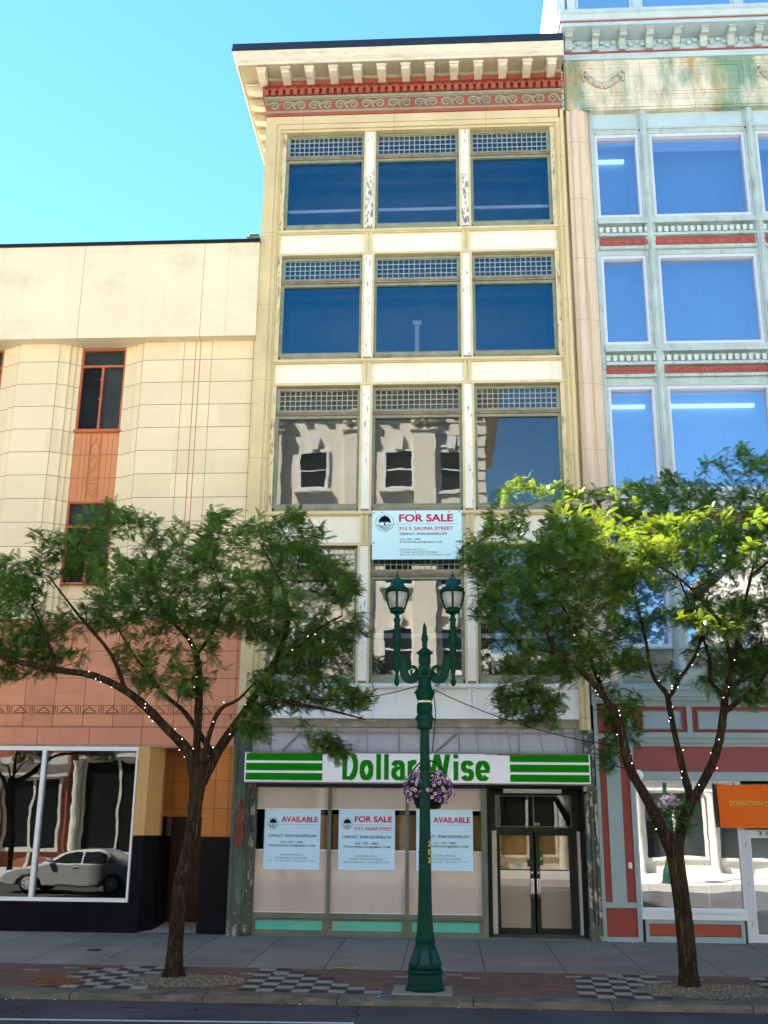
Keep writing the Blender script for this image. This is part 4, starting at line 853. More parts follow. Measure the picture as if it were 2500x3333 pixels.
m.build('shop_pilaster', shop_blue, D)
m = MB(); m.box(3.163, 3.302, -.178, .2, .725, 3.93); m.box(3.592, 3.772, -.178, .2, .725, 3.93); m.box(3.163, 3.772, -.18, .2, .075, .62); m.box(3.163, 3.772, -.18, .2, 4.03, 4.66); m.build('red_panel', shop_red, D)
f = MB(); f.frame(3.90, 5.90, .63, 3.06, .035, -.14, .05); f.box(3.866, 5.94, -.20, .1, .415, .56); f.box(3.866, 5.94, -.23, .1, .54, .595); f.box(3.866, 5.97, -.12, .1, 3.06, 3.10)
fo = f.build('shop_window_frame', sash_wh, D)
k = MB(); k.quad((3.9,-.08,.63),(5.9,-.08,.63),(5.9,-.08,3.06),(3.9,-.08,3.06)); k.build('pane', glass('big_shop_glass', None, .24, .06, .6, thru=(.6,.62,.6)), fo)
f = MB(); f.frame(4.0, 5.80, .10, .335, .07, -.17, .1, wb=.11, wt=.08); f.build('stall_riser', shop_blue, D)
f = MB(); f.box(4.0, 5.80, -.12, .1, .11, .325); f.build('riser_panel', M('riser_red', (.30,.075,.045), .6, .08), D)
f = MB()
for k in range(10): f.box(3.95+k*.2, 3.955+k*.2, .5, .505, .6, 2.3)
for k in range(16): f.box(3.9, 5.9, .5, .505, .65+k*.11, .655+k*.11)
f.build('security_grille', M('grille_grey', (.35,.35,.34), .5), D)
f = MB(); f.box(4.2, 4.45, .6, .7, .5, 2.3); f.box(5.3, 5.35, .3, .4, .5, 2.9); f.build('display_post', white_clean, D)
m = MB(); m.box(3.86, 13, 2.2, 2.3, 0, 3.1); m.box(3.86, 13, .1, 2.3, 3.08, 3.12); m.build('shop_interior', dark, D)
f = MB(); f.frame(6.13, 7.0, .14, 2.0, .10, -.10, .0, wb=.14, wt=.14); f.box(5.93, 6.02, -.14, .1, .0, 3.1); f.box(7.1, 7.3, -.14, .1, 0, 3.1)
do = f.build('shop_door', M('door_lilac_grey', (.50,.53,.60), .4, .05), D)
k = MB(); k.quad((6.12,-.06,.13),(7.0,-.06,.13),(7.0,-.06,2.0),(6.12,-.06,2.0)); k.build('pane', glass('door_glass', None, .2, .06, .6), do)
f = MB(); f.frame(7.4, 10.4, .63, 3.0, .09, -.14, .05); f.box(7.3, 13, -.15, .1, 0, .54); f.box(10.5, 13, -.13, .1, .54, 3.1); fo2 = f.build('shop_window_frame', sash_wh, D)
k = MB(); k.quad((7.39,-.08,.62),(10.41,-.08,.62),(10.41,-.08,3.01),(7.39,-.08,3.01)); k.build('pane', glass('side_shop_glass', None, .2, .05, .6), fo2)
k = MB(); k.frame(6.13, 7.0, .14, 2.0, -.012, -.105, -.02); k.build('bead', white_clean, do)
k = MB()
for z in (.3, 1.05, 1.8): k.box(6.015, 6.035, -.12, -.09, z, z+.09)
k.build('hinge', black_metal, do)
text_mesh('3 1 7', (6.30, 6.66, 2.035, 2.115), -.111, black_metal, do, 'number', bold=.015)
text_mesh('Closed', (6.47, 6.85, 1.20, 1.30), -.063, white_clean, do, 'notice_lettering')
# alarm bell, switch box, floodlight, banner
k = MB(); k.lathe([(.115, 0), (.115, .05), (.09, .085), (.0, .095)], 0, 0, 20, cap=False); k.v = [(3.93+a, -.205-c_, 3.19+b_) for a, b_, c_ in k.v]
al = thing('alarm_bell', (3.93, -.2, 3.08), 'round white alarm sounder on the blue strip above the shop window', 'alarm'); k.build('housing', white_clean, al)
k = MB(); k.lathe([(.05, 0), (.05, .02), (.0, .025)], 0, 0, 14, cap=False); k.v = [(3.93+a, -.295-c_, 3.19+b_) for a, b_, c_ in k.v]; k.build('boss', M('boss_grey', (.55,.56,.56), .4), al)
sw = thing('switch_box', (3.685, -.2, 1.37), 'small white switch box low on the red stripe of the right pilaster', 'switch')
k = MB(); k.box(3.65, 3.72, -.235, -.18, 1.37, 1.48); k.build('box', white_clean, sw, bevel=.008); k = MB(); k.box(3.672, 3.698, -.245, -.235, 1.40, 1.45); k.build('rocker', M('rocker_grey', (.5,.5,.5), .5), sw)
fl = thing('floodlight', (-.17, -.2, 5.05), 'grey floodlight on the ledge behind the lamp post', 'floodlight')
k = MB(); k.box(-.24, -.06, -.34, -.18, 5.0, 5.12); k.build('housing', zinc_dark, fl); k = MB(); k.tube([(-.15,-.10,5.14),(-.15,-.16,5.06)], .02, 6); k.build('bracket', black_metal, fl); k = MB(); k.tube([(-.12,-.28,5.03),(.02,-.45,4.97)], .05, 10); k.build('lamp_barrel', alu, fl)
bn_ = thing('banner', (6.2, -.25, 2.17), 'orange cloth banner lettered in yellow across the right shop front', 'banner')
k = MB(); nx, nz = 26, 10; vs = []
for i in range(nx+1):
    for j in range(nz+1):
        u, v = i/nx, j/nz; x = 5.50+u*2.6; z = 2.175+v*.86
        vs.append((x+.015*(1-v), -.26-.035*math.sin(u*9+v*3)*(v*(1-v)*3+.2)-.03*(1-v), z-.03*math.sin(u*math.pi*3)**2*v))
k.add(vs, [(i*(nz+1)+j, (i+1)*(nz+1)+j, (i+1)*(nz+1)+j+1, i*(nz+1)+j+1) for i in range(nx) for j in range(nz)], True)
k.build('cloth', M('orange_cloth', (.62,.12,.012), .7, .05, 1, 8), bn_)
text_mesh('DOWNTOWN C', (5.73, 6.49, 2.60, 2.70), -.312, M('banner_yellow', (.62,.45,.07), .6), bn_, bold=.01)
k = MB()
for x in (5.53, 6.4, 7.3, 8.05): k.tube([(x,-.27,3.01),(x,-.2,3.06)], .012, 5)
k.build('ties', black_metal, bn_)
# ------------------------------------------------------------------ the twin street lamp
lamp_green = M('lamp_green', (.001,.030,.019), .42, .15, 2, 14, spec=.08, dirt=[((.002,.048,.031), 2.5, (1,1,.3), .58, .8, .4)])
cap_green = M('lamp_cap_green', (.001,.042,.040), .45, .1, 2, 14, spec=.2)
frost = bpy.data.materials.new('frosted_globe'); frost.use_nodes = True; b = frost.node_tree.nodes['Principled BSDF']
b.inputs['Base Color'].default_value = (.62,.62,.60,1); b.inputs['Roughness'].default_value = .2; b.inputs['Transmission Weight'].default_value = .6; b.inputs['IOR'].default_value = 1.2
LX, LY, LZ = -.335, -6.05, gz(-6.05)
def make_lamp(label):
    L = thing('street_lamp', (LX, LY, LZ), label, 'street lamp', 'twin headed street lamps along the street')
    o8 = math.pi/8
    k = MB(); k.box(LX-.47, LX+.40, LY-.42, LY+.42, LZ-.3, LZ+.012); k.build('footing', M('footing_concrete', (.24,.22,.19), .9, .15, 2, 25), L)
    k = MB(); k.lathe([(.30,.01),(.305,.05),(.285,.075),(.275,.09),(.265,.24),(.285,.26),(.275,.285),(.255,.30)], LX, LY, 8, ph=o8, smooth=False, z0=LZ); k.build('plinth', lamp_green, L)
    k = MB(); k.lathe([(.245,.30),(.262,.33),(.26,.36),(.155,.62),(.15,.64),(.158,.65),(.158,.675),(.15,.68),(.158,.69),(.158,.715),(.148,.72),(.135,.78)], LX, LY, 8, ph=o8, smooth=False, z0=LZ); bs_ = k.build('flared_base', lamp_green, L)
    k = MB()
    for q_ in range(8):
        a = math.pi/4*q_; c_, s_ = math.cos(a), math.sin(a)
        def P_(r_, h, w_): return (LX+c_*r_-s_*w_, LY+s_*r_+c_*w_, LZ+h)
        k.add([P_(.243,.375,-.072), P_(.243,.375,.072), P_(.165,.57,.040), P_(.165,.57,-.040)], [(0,1,2,3)])
    k.build('panel', cap_green, bs_)
    k = MB(); k.lathe([(.135,.78),(.118,1.0),(.108,1.3),(.10,1.8),(.088,2.4),(.083,2.95),(.081,3.2),(.074,3.78)], LX, LY, 8, ph=o8, smooth=False, z0=LZ); k.build('pole', lamp_green, L)
    k = MB()
    for h, r_ in ((3.16,.098),(2.85,.088),(1.92,.1005)):
        q = MB(); q.lathe([(r_*.9,-.02),(r_,-.012),(r_,.012),(r_*.9,.02)], LX, LY, 16, z0=LZ+h); q.build('ring', lamp_green, L)
    k.lathe([(.08,3.74),(.12,3.76),(.125,3.80),(.12,3.84),(.13,3.86),(.13,3.95),(.12,3.97),(.105,3.98),(.105,4.14),(.115,4.16),(.115,4.19),(.125,4.21),(.15,4.30),(.155,4.33),(.14,4.35),(.12,4.37),(.10,4.45),(.095,4.52)], LX, LY, 20, z0=LZ)
    for q_ in range(14):
        a = q_*math.pi/7; k.tube([(LX+.112*math.cos(a),LY+.112*math.sin(a),LZ+3.99),(LX+.112*math.cos(a),LY+.112*math.sin(a),LZ+4.13)], .013, 5)
        k.sphere((LX+.148*math.cos(a),LY+.148*math.sin(a),LZ+4.315), .02, 6, 4)
    for q_ in range(8):
        a = q_*math.pi/4+.2; k.sphere((LX+.132*math.cos(a),LY+.132*math.sin(a),LZ+3.905), .026, 6, 4)
    k.build('collar', lamp_green, L)
    k = MB(); k.lathe([(.119,4.155),(.119,4.185)], LX, LY, 20, z0=LZ); k.build('tape_band', M('silver_tape', (.55,.52,.35), .4, .2, 8, 30), L)
    hb = LZ+4.52
    k = MB(); k.box(LX-.098, LX+.098, LY-.098, LY+.098, hb, hb+.215); hub = k.build('hub_box', lamp_green, L, bevel=.012)
    k = MB(); k.lathe([(.055,0),(.055,.014),(.035,.02),(.03,.034),(.0,.04)], 0, 0, 14, cap=False); k.v = [(LX+a, LY-.098-c_, hb+.11+b_) for a, b_, c_ in k.v]; k.build('rosette', lamp_green, hub)
    k = MB(); k.lathe([(.09,.215),(.085,.22),(.08,.24),(.085,.36),(.10,.39),(.12,.42),(.115,.44),(.10,.455),(.08,.47),(.045,.50),(.035,.53),(.05,.55),(.035,.57),(.045,.60),(.055,.63),(.05,.68),(.035,.75),(.03,.80),(.036,.82),(.03,.84),(.02,.87),(.005,.915)], LX, LY, 18, z0=hb)
    for q_ in range(10):
        a = q_*math.pi/5; k.tube([(LX+.085*math.cos(a),LY+.085*math.sin(a),hb+.245),(LX+.088*math.cos(a),LY+.088*math.sin(a),hb+.36)], .012, 5); k.sphere((LX+.115*math.cos(a),LY+.115*math.sin(a),hb+.425), .02, 6, 4)
    k.build('finial', lamp_green, L)
    for s_ in (-1, 1):
        # scrolled arm: a flat S bracket cut from plate
        pts = []
        ctr = [(.10,.10),(.16,-.01),(.26,-.02),(.315,.06),(.33,.16),(.345,.19),(.345,.235),(.36,.30),(.395,.345),(.44,.36)]
        k = MB(); P = [Vector((LX+s_*a, LY, hb+.02+c_)) for a, c_ in ctr]
        sm = []
        for i in range(len(P)-1):
            p0, p1, p2, p3 = P[max(i-1,0)], P[i], P[i+1], P[min(i+2,len(P)-1)]
            for u in np.linspace(0, 1, 5)[:-1]:
                u = float(u); sm.append(.5*((2*p1)+(p2-p0)*u+(2*p0-5*p1+4*p2-p3)*u*u+(3*p1-p0-3*p2+p3)*u**3))
        sm.append(P[-1])
        n_ = len(sm); wv = [.045+.018*math.sin(math.pi*i/(n_-1)) for i in range(n_)]
        up_, dn_ = [], []
        for i in range(n_):
            d = (sm[min(i+1,n_-1)]-sm[max(i-1,0)]).normalized(); nn = Vector((-d.z, 0, d.x))
            up_.append(sm[i]+nn*wv[i]); dn_.append(sm[i]-nn*wv[i])
        for i in range(n_-1):
            q4 = [up_[i], up_[i+1], dn_[i+1], dn_[i]]
            k.add([(p.x, LY-.028, p.z) for p in q4]+[(p.x, LY+.028, p.z) for p in q4], [(0,1,2,3),(4,7,6,5),(0,4,5,1),(2,6,7,3)])
        a_ = np.linspace(0, 1, 22)
        k.tube([(LX+s_*(.185+.085*(1-.8*u)*math.cos(7.5*u+.4)), LY-.02, hb+.125+.085*(1-.8*u)*math.sin(7.5*u+.4)) for u in a_], [.032*(1-.5*u) for u in a_], 7)
        k.tube([(p.x, LY-.034, p.z) for p in up_], .010, 5); k.tube([(p.x, LY-.034, p.z) for p in dn_], .010, 5)
        k.build('bracket_arm', lamp_green, L)
        hx = LX+s_*.437-(.005 if s_ < 0 else -.015); z0 = LZ+4.41
        k = MB(); k.lathe([(.004,0),(.035,.03),(.045,.075),(.04,.105),(.025,.13),(.03,.16),(.022,.18),(.045,.26),(.06,.36),(.055,.44),(.065,.47),(.05,.49),(.055,.60),(.065,.66),(.085,.68),(.085,.705),(.07,.72),(.08,.76),(.055,.86),(.045,.93),(.055,.95),(.045,.965),(.045,1.03),(.06,1.06),(.06,1.08),(.035,1.10),(.035,1.14),(.06,1.17)], hx, LY, 16, z0=z0)
        for q_ in range(8):
            a = q_*math.pi/4; k.tube([(hx+.05*math.cos(a),LY+.05*math.sin(a),z0+.27),(hx+.06*math.cos(a),LY+.06*math.sin(a),z0+.44)], .012, 5)
        st_ = k.build('lamp_stem', lamp_green, L)
        zl = z0+1.17
        k = MB(); k.lathe([(.055,-.01),(.09,.0),(.118,.015),(.118,.05),(.10,.055),(.118,.06),(.118,.085),(.09,.09)], hx, LY, 20, z0=zl)
        k.lathe([(.175,.335),(.19,.34),(.19,.40),(.175,.41),(.15,.41)], hx, LY, 24, z0=zl)
        for q_ in range(4):
            a = q_*math.pi/2-math.pi/2
            k.tube([(hx+r_*math.cos(a), LY+r_*math.sin(a), zl+h) for r_, h in ((.118,.07),(.14,.14),(.165,.22),(.183,.30),(.188,.36))], .017, 6)
        k.build('lantern_cage', lamp_green, L)
        k = MB(); k.lathe([(.06,.085),(.095,.10),(.125,.17),(.148,.25),(.158,.335)], hx, LY, 24, z0=zl); k.build('globe', frost, L)
        k = MB(); k.sphere((hx, LY, zl+.2), .035, 8, 6, 1.5); k.build('bulb', white_clean, L)
        k = MB(); k.lathe([(.17,.405),(.165,.42),(.135,.425),(.132,.44),(.118,.445),(.11,.50),(.085,.55),(.05,.585),(.02,.60),(.018,.62),(.025,.635),(.012,.65),(.008,.69),(.0,.70)], hx, LY, 24, cap=False, z0=zl); k.build('lantern_cap', cap_green, L)
    return L
lamp = make_lamp('dark green twin headed lamp post with scrolled arms in front of the shop')
text_mesh('3', (LX+.050, LX+.085, 1.90, 1.98), -6.143, M('number_gold', (.6,.38,.06), .5), lamp, 'number', bold=.02)
text_mesh('0', (LX+.050, LX+.085, 1.78, 1.86), -6.145, bpy.data.materials['number_gold'], lamp, 'number', bold=.02)
text_mesh('3', (LX+.050, LX+.085, 1.66, 1.74), -6.147, bpy.data.materials['number_gold'], lamp, 'number', bold=.02)
for o_ in lamp.children:
    if o_.name.startswith('number'):
        o_.rotation_euler = (0, 0, 0)

# ---- hanging basket of petunias behind the post
HX, HY = -.29, -5.72
petal_c = [M('petal_pale', (.52,.38,.50), .6, .1, 5, 30), M('petal_mauve', (.23,.115,.30), .6, .15, 5, 30)]
throat = M('petal_throat', (.05,.012,.06), .7)
def make_basket(label):
    H = thing('hanging_basket', (HX, HY, 2.46), label, 'flower basket', 'hanging flower baskets on the lamp posts')
    k = MB(); k.lathe([(.13,0),(.19,.02),(.25,.16),(.27,.24),(.25,.24)], HX, HY, 20, z0=2.44); k.build('pot', black_metal, H)
    k = MB(); k.tube([(HX+.30*math.cos(a), HY, 2.76+.42*math.sin(a)) for a in np.linspace(0, math.pi, 24)], .013, 6); k.tube([(HX,HY,3.18),(LX,LY,3.18)], .02, 6); k.build('hoop', black_metal, H)
    r_ = random.Random(5); lv = MB()
    for i in range(1500):
        a, e = r_.uniform(0, 6.283), math.asin(r_.uniform(-.75, 1)); q = r_.uniform(.18, .40)
        c_ = Vector((HX+q*1.0*math.cos(a)*math.cos(e), HY+q*math.sin(a)*math.cos(e), 2.74+q*.80*math.sin(e)))
        d = Vector((r_.uniform(-1,1), r_.uniform(-1,1), r_.uniform(-1,.6))).normalized(); s_ = d.cross(Vector((r_.uniform(-1,1),.3,r_.uniform(-1,1)))).normalized()*.013; d *= r_.uniform(.03,.055)
        lv.add([c_-d*.5, c_+s_, c_+d*.5, c_-s_], [(0,1,2,3)])
    lv.build('leaves', M('petunia_leaf', (.022,.035,.014), .7, .3, 6, 30), H)
    fl = MB()
    for i in range(270):
        a = r_.uniform(0, 6.283); e = math.asin(r_.uniform(-.62, .97)); q = r_.uniform(.37, .425)
        nrm = Vector((math.cos(a)*math.cos(e), math.sin(a)*math.cos(e), math.sin(e)*.9))
        c_ = Vector((HX, HY, 2.74))+Vector((nrm.x*q, nrm.y*q, nrm.z*q*.85)); nrm = (nrm+Vector((r_.uniform(-.35,.35), r_.uniform(-.5,.1), r_.uniform(-.2,.3)))).normalized()
        s1 = nrm.cross(Vector((0,0,1))).normalized(); s2 = nrm.cross(s1); rr = r_.uniform(.023,.033); ph = r_.uniform(0, 6)
        out = [c_+nrm*.006+(s1*math.cos(ph+6.283*j/10)+s2*math.sin(ph+6.283*j/10))*rr*(1 if j % 2 else .80) for j in range(10)]
        inn = [c_-nrm*.004+(s1*math.cos(ph+6.283*j/10)+s2*math.sin(ph+6.283*j/10))*rr*.42 for j in range(10)]
        fl.cur = 0 if r_.random() < (.66 if c_.x < HX else .42) else 1
        fl.add(out+inn, [(j, (j+1) % 10, 10+(j+1) % 10, 10+j) for j in range(10)]); fl.cur = 2; fl.add(inn, [tuple(range(10))])
    fl.build('flowers', petal_c+[throat], H)['kind'] = 'stuff'
    return H
basket = make_basket('hanging basket of pale and mauve petunias behind the near lamp post')

# ------------------------------------------------------------------ honey locust trees
bark = bpy.data.materials.new('bark'); bark.use_nodes = True; t = bark.node_tree; b = t.nodes['Principled BSDF']
pz = pos_(t, (1, 1, .16)); v1 = nd(t, 'TexVoronoi', feature='DISTANCE_TO_EDGE'); v1.inputs['Scale'].default_value = 22
wob = nd(t, 'VectorMath', operation='ADD'); lk(t, pz, wob.inputs[0]); nn_ = nd(t, 'TexNoise'); nn_.inputs['Scale'].default_value = 9; lk(t, pz, nn_.inputs['Vector']); sc_ = nd(t, 'VectorMath', operation='SCALE'); sc_.inputs['Scale'].default_value = .08; lk(t, nn_.outputs['Color'], sc_.inputs[0]); lk(t, sc_.outputs[0], wob.inputs[1]); lk(t, wob.outputs[0], v1.inputs['Vector'])
ridge = ramp_(t, v1.outputs['Distance'], .0, .22)
c = mixc(t, ridge, (.013,.008,.005), (.085,.056,.030)); c = mixc(t, math_(t, 'MULTIPLY', ramp_(t, noise_(t, pos_(t), 3.0, 4), .48, .66), .55), c, (.085,.068,.014)); c = mixc(t, ramp_(t, noise_(t, pos_(t, (1,1,.3)), 14, 5), .3, .8), (.02,.013,.009), c)
lk(t, c, b.inputs['Base Color']); b.inputs['Roughness'].default_value = .95; b.inputs['Specular IOR Level'].default_value = .1
bn = nd(t, 'Bump'); bn.inputs['Strength'].default_value = 1.0; bn.inputs['Distance'].default_value = .03; lk(t, ridge, bn.inputs['Height']); lk(t, bn.outputs[0], b.inputs['Normal'])
twig_m = M('twig', (.022,.016,.011), .95, .3, 4, 20, spec=.1)
def leaf_mat(name, lo, hi, young):
    m = bpy.data.materials.new(name); m.use_nodes = True; t = m.node_tree; t.nodes.remove(t.nodes['Principled BSDF'])
    n1 = noise_(t, pos_(t), 1.6, 3); n2 = noise_(t, pos_(t), 9, 2)
    c = mixc(t, ramp_(t, math_(t, 'ADD', math_(t, 'MULTIPLY', n1, .5), math_(t, 'MULTIPLY', n2, .5)), .40, .62), lo, hi)
    c = mixc(t, ramp_(t, noise_(t, pos_(t), 2.6, 2), .66, .74), c, young)
    df = nd(t, 'BsdfDiffuse'); lk(t, c, df.inputs['Color'])
    tl = nd(t, 'BsdfTranslucent'); lk(t, mixc(t, .65, c, (.30,.34,.006)), tl.inputs['Color'])
    mx = nd(t, 'MixShader'); mx.inputs[0].default_value = .38; lk(t, df.outputs[0], mx.inputs[1]); lk(t, tl.outputs[0], mx.inputs[2])
    gs = nd(t, 'BsdfGlossy'); gs.inputs['Roughness'].default_value = .38; gs.inputs['Color'].default_value = (.9,1,.95,1)
    m2 = nd(t, 'MixShader'); m2.inputs[0].default_value = .03; lk(t, mx.outputs[0], m2.inputs[1]); lk(t, gs.outputs[0], m2.inputs[2]); lk(t, m2.outputs[0], t.nodes['Material Output'].inputs[0])
    return m
leaf_a = leaf_mat('locust_leaf', (.018,.070,.016), (.092,.225,.050), (.21,.31,.025))

def leaf_template(np_=10):
    """One feathery compound leaf of length 1 along +x, arching over, with paired leaflets."""
    V, F = [], []
    def arch(s_): return np.array([s_*(1-.08*s_), 0, -.30*s_*s_])
    for i in range(np_+1):
        s_ = .10+.90*i/(np_+.3); p = arch(s_); L_ = .17*math.sin(math.pi*(.18+.74*i/np_))+.05
        for sd in ((-1, 1) if i < np_ else (0,)):
            d = np.array([.45, sd*.9, -.12]) if sd else np.array([1., 0, -.4]); d /= np.linalg.norm(d)
            w_ = np.array([.9, -sd*.4, 0])*.034 if sd else np.array([0, .034, 0])
            k = len(V); V += [p, p+d*L_*.45+w_, p+d*L_, p+d*L_*.45-w_]; F.append((k, k+1, k+2, k+3))
    k = len(V)          # the stalk
    for i in range(4):
        a, b_ = arch(i/4), arch((i+1)/4); V += [a+np.array([0,.008,0]), b_+np.array([0,.008,0]), b_-np.array([0,.008,0]), a-np.array([0,.008,0])]; F.append((k, k+1, k+2, k+3)); k += 4
    return np.array(V), np.array(F)
LT_V, LT_F = leaf_template()

def in_poly(x, z, poly):
    c_ = False; j = len(poly)-1
    for i in range(len(poly)):
        xi, zi = poly[i]; xj, zj = poly[j]
        if (zi > z) != (zj > z) and x < (xj-xi)*(z-zi)/(zj-zi)+xi: c_ = not c_
        j = i
    return c_
def edge_d(x, z, poly):
    best = 9
    for i in range(len(poly)):
        ax, az = poly[i]; bx, bz = poly[(i+1) % len(poly)]; dx, dz = bx-ax, bz-az
        u = max(0, min(1, ((x-ax)*dx+(z-az)*dz)/(dx*dx+dz*dz))); best = min(best, math.hypot(x-ax-u*dx, z-az-u*dz))
    return best
def spline(pts, n=5):
    out = []
    P = [np.array(p, float) for p in pts]
    for i in range(len(P)-1):
        p0, p1, p2, p3 = P[max(i-1,0)], P[i], P[i+1], P[min(i+2,len(P)-1)]
        for u in np.linspace(0, 1, n)[:-1]: out.append(.5*((2*p1)+(p2-p0)*u+(2*p0-5*p1+4*p2-p3)*u*u+(3*p1-p0-3*p2+p3)*u**3))
    out.append(P[-1]); return out
def make_tree(base, trunk, limbs, clumps, n_t, seed, label, group, leaf_m, lights=50, leaf_len=(.13,.23)):
    """trunk, limbs: lists of (x, y, z, r). clumps: list of (outline, density weight, depth) that bound the foliage."""
    r_ = random.Random(seed); g_ = np.random.default_rng(seed)
    T = thing('honey_locust', base, label, 'tree', group)
    k = MB(); tp = spline(trunk, 7); n_ = 26; vs = []
    for i, p in enumerate(tp):
        for j in range(n_):
            a = 2*math.pi*j/n_
            rr = p[3]*(1+.055*math.sin(a*5+i*.13)+.04*math.sin(a*9-i*.21)+r_.uniform(-.035,.035)+(.22*max(0, 1-(p[2]-base[2])/.22)*(.6+.4*math.sin(a*4)) ))
            vs.append((p[0]+rr*math.cos(a), p[1]+rr*math.sin(a), p[2]))
    m_ = len(tp); k.add(vs, [(i*n_+j, i*n_+(j+1) % n_, (i+1)*n_+(j+1) % n_, (i+1)*n_+j) for i in range(m_-1) for j in range(n_)], True)
    lines = []
    for L_ in limbs:
        sp = spline(L_, 5); lines.append(sp)
        k.tube([tuple(p[:3]) for p in sp], [p[3]*(1+r_.uniform(-.09,.09)) for p in sp], 11)
    tr = k.build('trunk', bark, T)
    nodes = [np.array(p[:3]) for sp in lines for p in sp[3:]]; nr = [p[3] for sp in lines for p in sp[3:]]
    tg = []; tot = sum(c_[1] for c_ in clumps)
    for cl_ in clumps:
        poly, wt, dep = cl_[:3]; yo = cl_[3] if len(cl_) > 3 else 0
        xs = [p[0] for p in poly]; zs = [p[1] for p in poly]; cnt = 0
        while cnt < n_t*wt/tot:
            x, z = r_.uniform(min(xs), max(xs)), r_.uniform(min(zs), max(zs))
            if not in_poly(x, z, poly): continue
            e = min(1, edge_d(x, z, poly)/1.1); hy = dep*math.sqrt(e*(2-e))
            y = base[1]+yo+r_.uniform(-hy, hy)
            if mnoise.noise(Vector((x*.9+seed, y*.9, z*1.5)))+.35*mnoise.noise(Vector((x*2.4, y*2.4, z*4+seed))) < ((.02 if seed == 11 else -.07) if wt > .2 else -.45): continue
            tg.append(np.array([x, y, z])); cnt += 1
    tg.sort(key=lambda p: min(np.linalg.norm(p-q) for q in nodes[::3]))
    tw = MB(); NA = np.array(nodes); ends = []
    for p in tg:
        d = NA-p; dist = np.sqrt(d[:, 0]**2+d[:, 1]**2+d[:, 2]**2)+.6*np.maximum(0, d[:, 2]+.05)
        i = int(np.argmin(dist)); a = NA[i]; ln_ = np.linalg.norm(p-a)
        if ln_ < .05: ln_ = .05
        sag = np.array([r_.uniform(-.12,.12), r_.uniform(-.12,.12), r_.uniform(.0,.18)])*ln_
        mids = [a+(p-a)*u+sag*math.sin(math.pi*u)+np.array([r_.uniform(-.03,.03) for _ in range(3)])*(0 < u < 1) for u in (0, .25, .5, .75, 1)]
        ra = min(nr[i]*.75, .009+.014*ln_)
        tw.tube([tuple(q) for q in mids], [ra, ra*.85, ra*.7, ra*.6, max(.004, ra*.45)], 5, cap=False)
        NA = np.vstack([NA, np.array(mids[1:])]); nr += [ra*.85, ra*.7, ra*.6, max(.004, ra*.5)]
        ends.append((p, p-mids[3]))
    tw.build('twigs', twig_m, tr)
    # leaves
    LV = []; LF = []; off = 0; nv = len(LT_V)
    cen = np.mean([p for p, _ in ends], axis=0)
    for p, d in ends:
        d = d/(np.linalg.norm(d)+1e-6); nl = r_.randint(8, 12)
        outw = p-cen; outw[2] *= .3; outw /= (np.linalg.norm(outw)+1e-6)
        for q in range(nl):
            o = p-d*r_.uniform(0, .26)
            h = d*.5+outw*.35+np.array([r_.uniform(-1,1), r_.uniform(-1,1), r_.uniform(-.35,.75)]); h /= np.linalg.norm(h)
            up_ = np.array([r_.uniform(-.4,.4), r_.uniform(-.4,.4), 1.]); s_ = np.cross(up_, h); s_ /= np.linalg.norm(s_)+1e-9; u_ = np.cross(h, s_)
            L_ = r_.uniform(*leaf_len); Mx = np.stack([h, s_, u_])*L_
            LV.append(LT_V@Mx+o); LF.append(LT_F+off); off += nv
    LV = np.concatenate(LV)-np.array(base); LF = np.concatenate(LF)
    me = bpy.data.meshes.new('crown'); me.vertices.add(len(LV)); me.vertices.foreach_set('co', LV.ravel())
    me.loops.add(LF.size); me.loops.foreach_set('vertex_index', LF.ravel().astype(np.int32)); me.polygons.add(len(LF)); me.polygons.foreach_set('loop_start', np.arange(0, LF.size, 4, dtype=np.int32)); me.polygons.foreach_set('loop_total', np.full(len(LF), 4, dtype=np.int32))
    me.update(); me.validate(); me.materials.append(leaf_m)
    cr = bpy.data.objects.new('crown', me); C.objects.link(cr); cr.parent = T; ORG[cr.name] = Vector(base)
    return T, lines
# outlines of the foliage, metres in the plane of the trunk
def px_poly(pts): return pts
LTB = (-4.235, -5.4, gz(-5.4))
polyA = [(-8.3,6.2),(-7.4,6.45),(-6.9,6.6),(-6.9,7.0),(-6.3,6.75),(-6.05,7.2),(-5.5,7.45),(-5.1,7.25),(-4.6,7.0),(-4.1,7.0),(-3.55,7.45),(-3.2,7.15),(-2.7,7.25),(-2.0,7.15),(-2.3,6.7),(-1.75,6.4),(-1.55,6.0),(-1.45,5.6),(-1.2,5.4),(-1.8,4.95),(-2.5,4.75),(-3.2,4.9),(-3.7,5.2),(-4.5,5.1),(-5.2,5.2),(-5.8,5.1),(-6.4,5.05),(-7.2,5.0),(-8.4,4.9)]
polyB = [(-2.9,4.7),(-2.2,4.6),(-1.7,4.45),(-1.2,4.2),(-1.5,3.95),(-2.0,4.05),(-2.6,3.95),(-3.2,4.1),(-3.2,4.5)]
polyC = [(-8.4,4.95),(-7.0,5.0),(-6.0,4.95),(-6.3,4.65),(-7.2,4.45),(-8.4,4.3)]
polyD = [(-3.2,4.05),(-2.6,3.95),(-2.0,3.6),(-1.6,3.35),(-1.75,3.2),(-2.3,3.55),(-3.0,3.5),(-3.4,3.7)]
polyE = [(-5.4,5.1),(-4.4,5.1),(-3.7,5.1),(-3.8,4.5),(-4.3,4.1),(-5.0,4.3),(-5.8,4.8)]
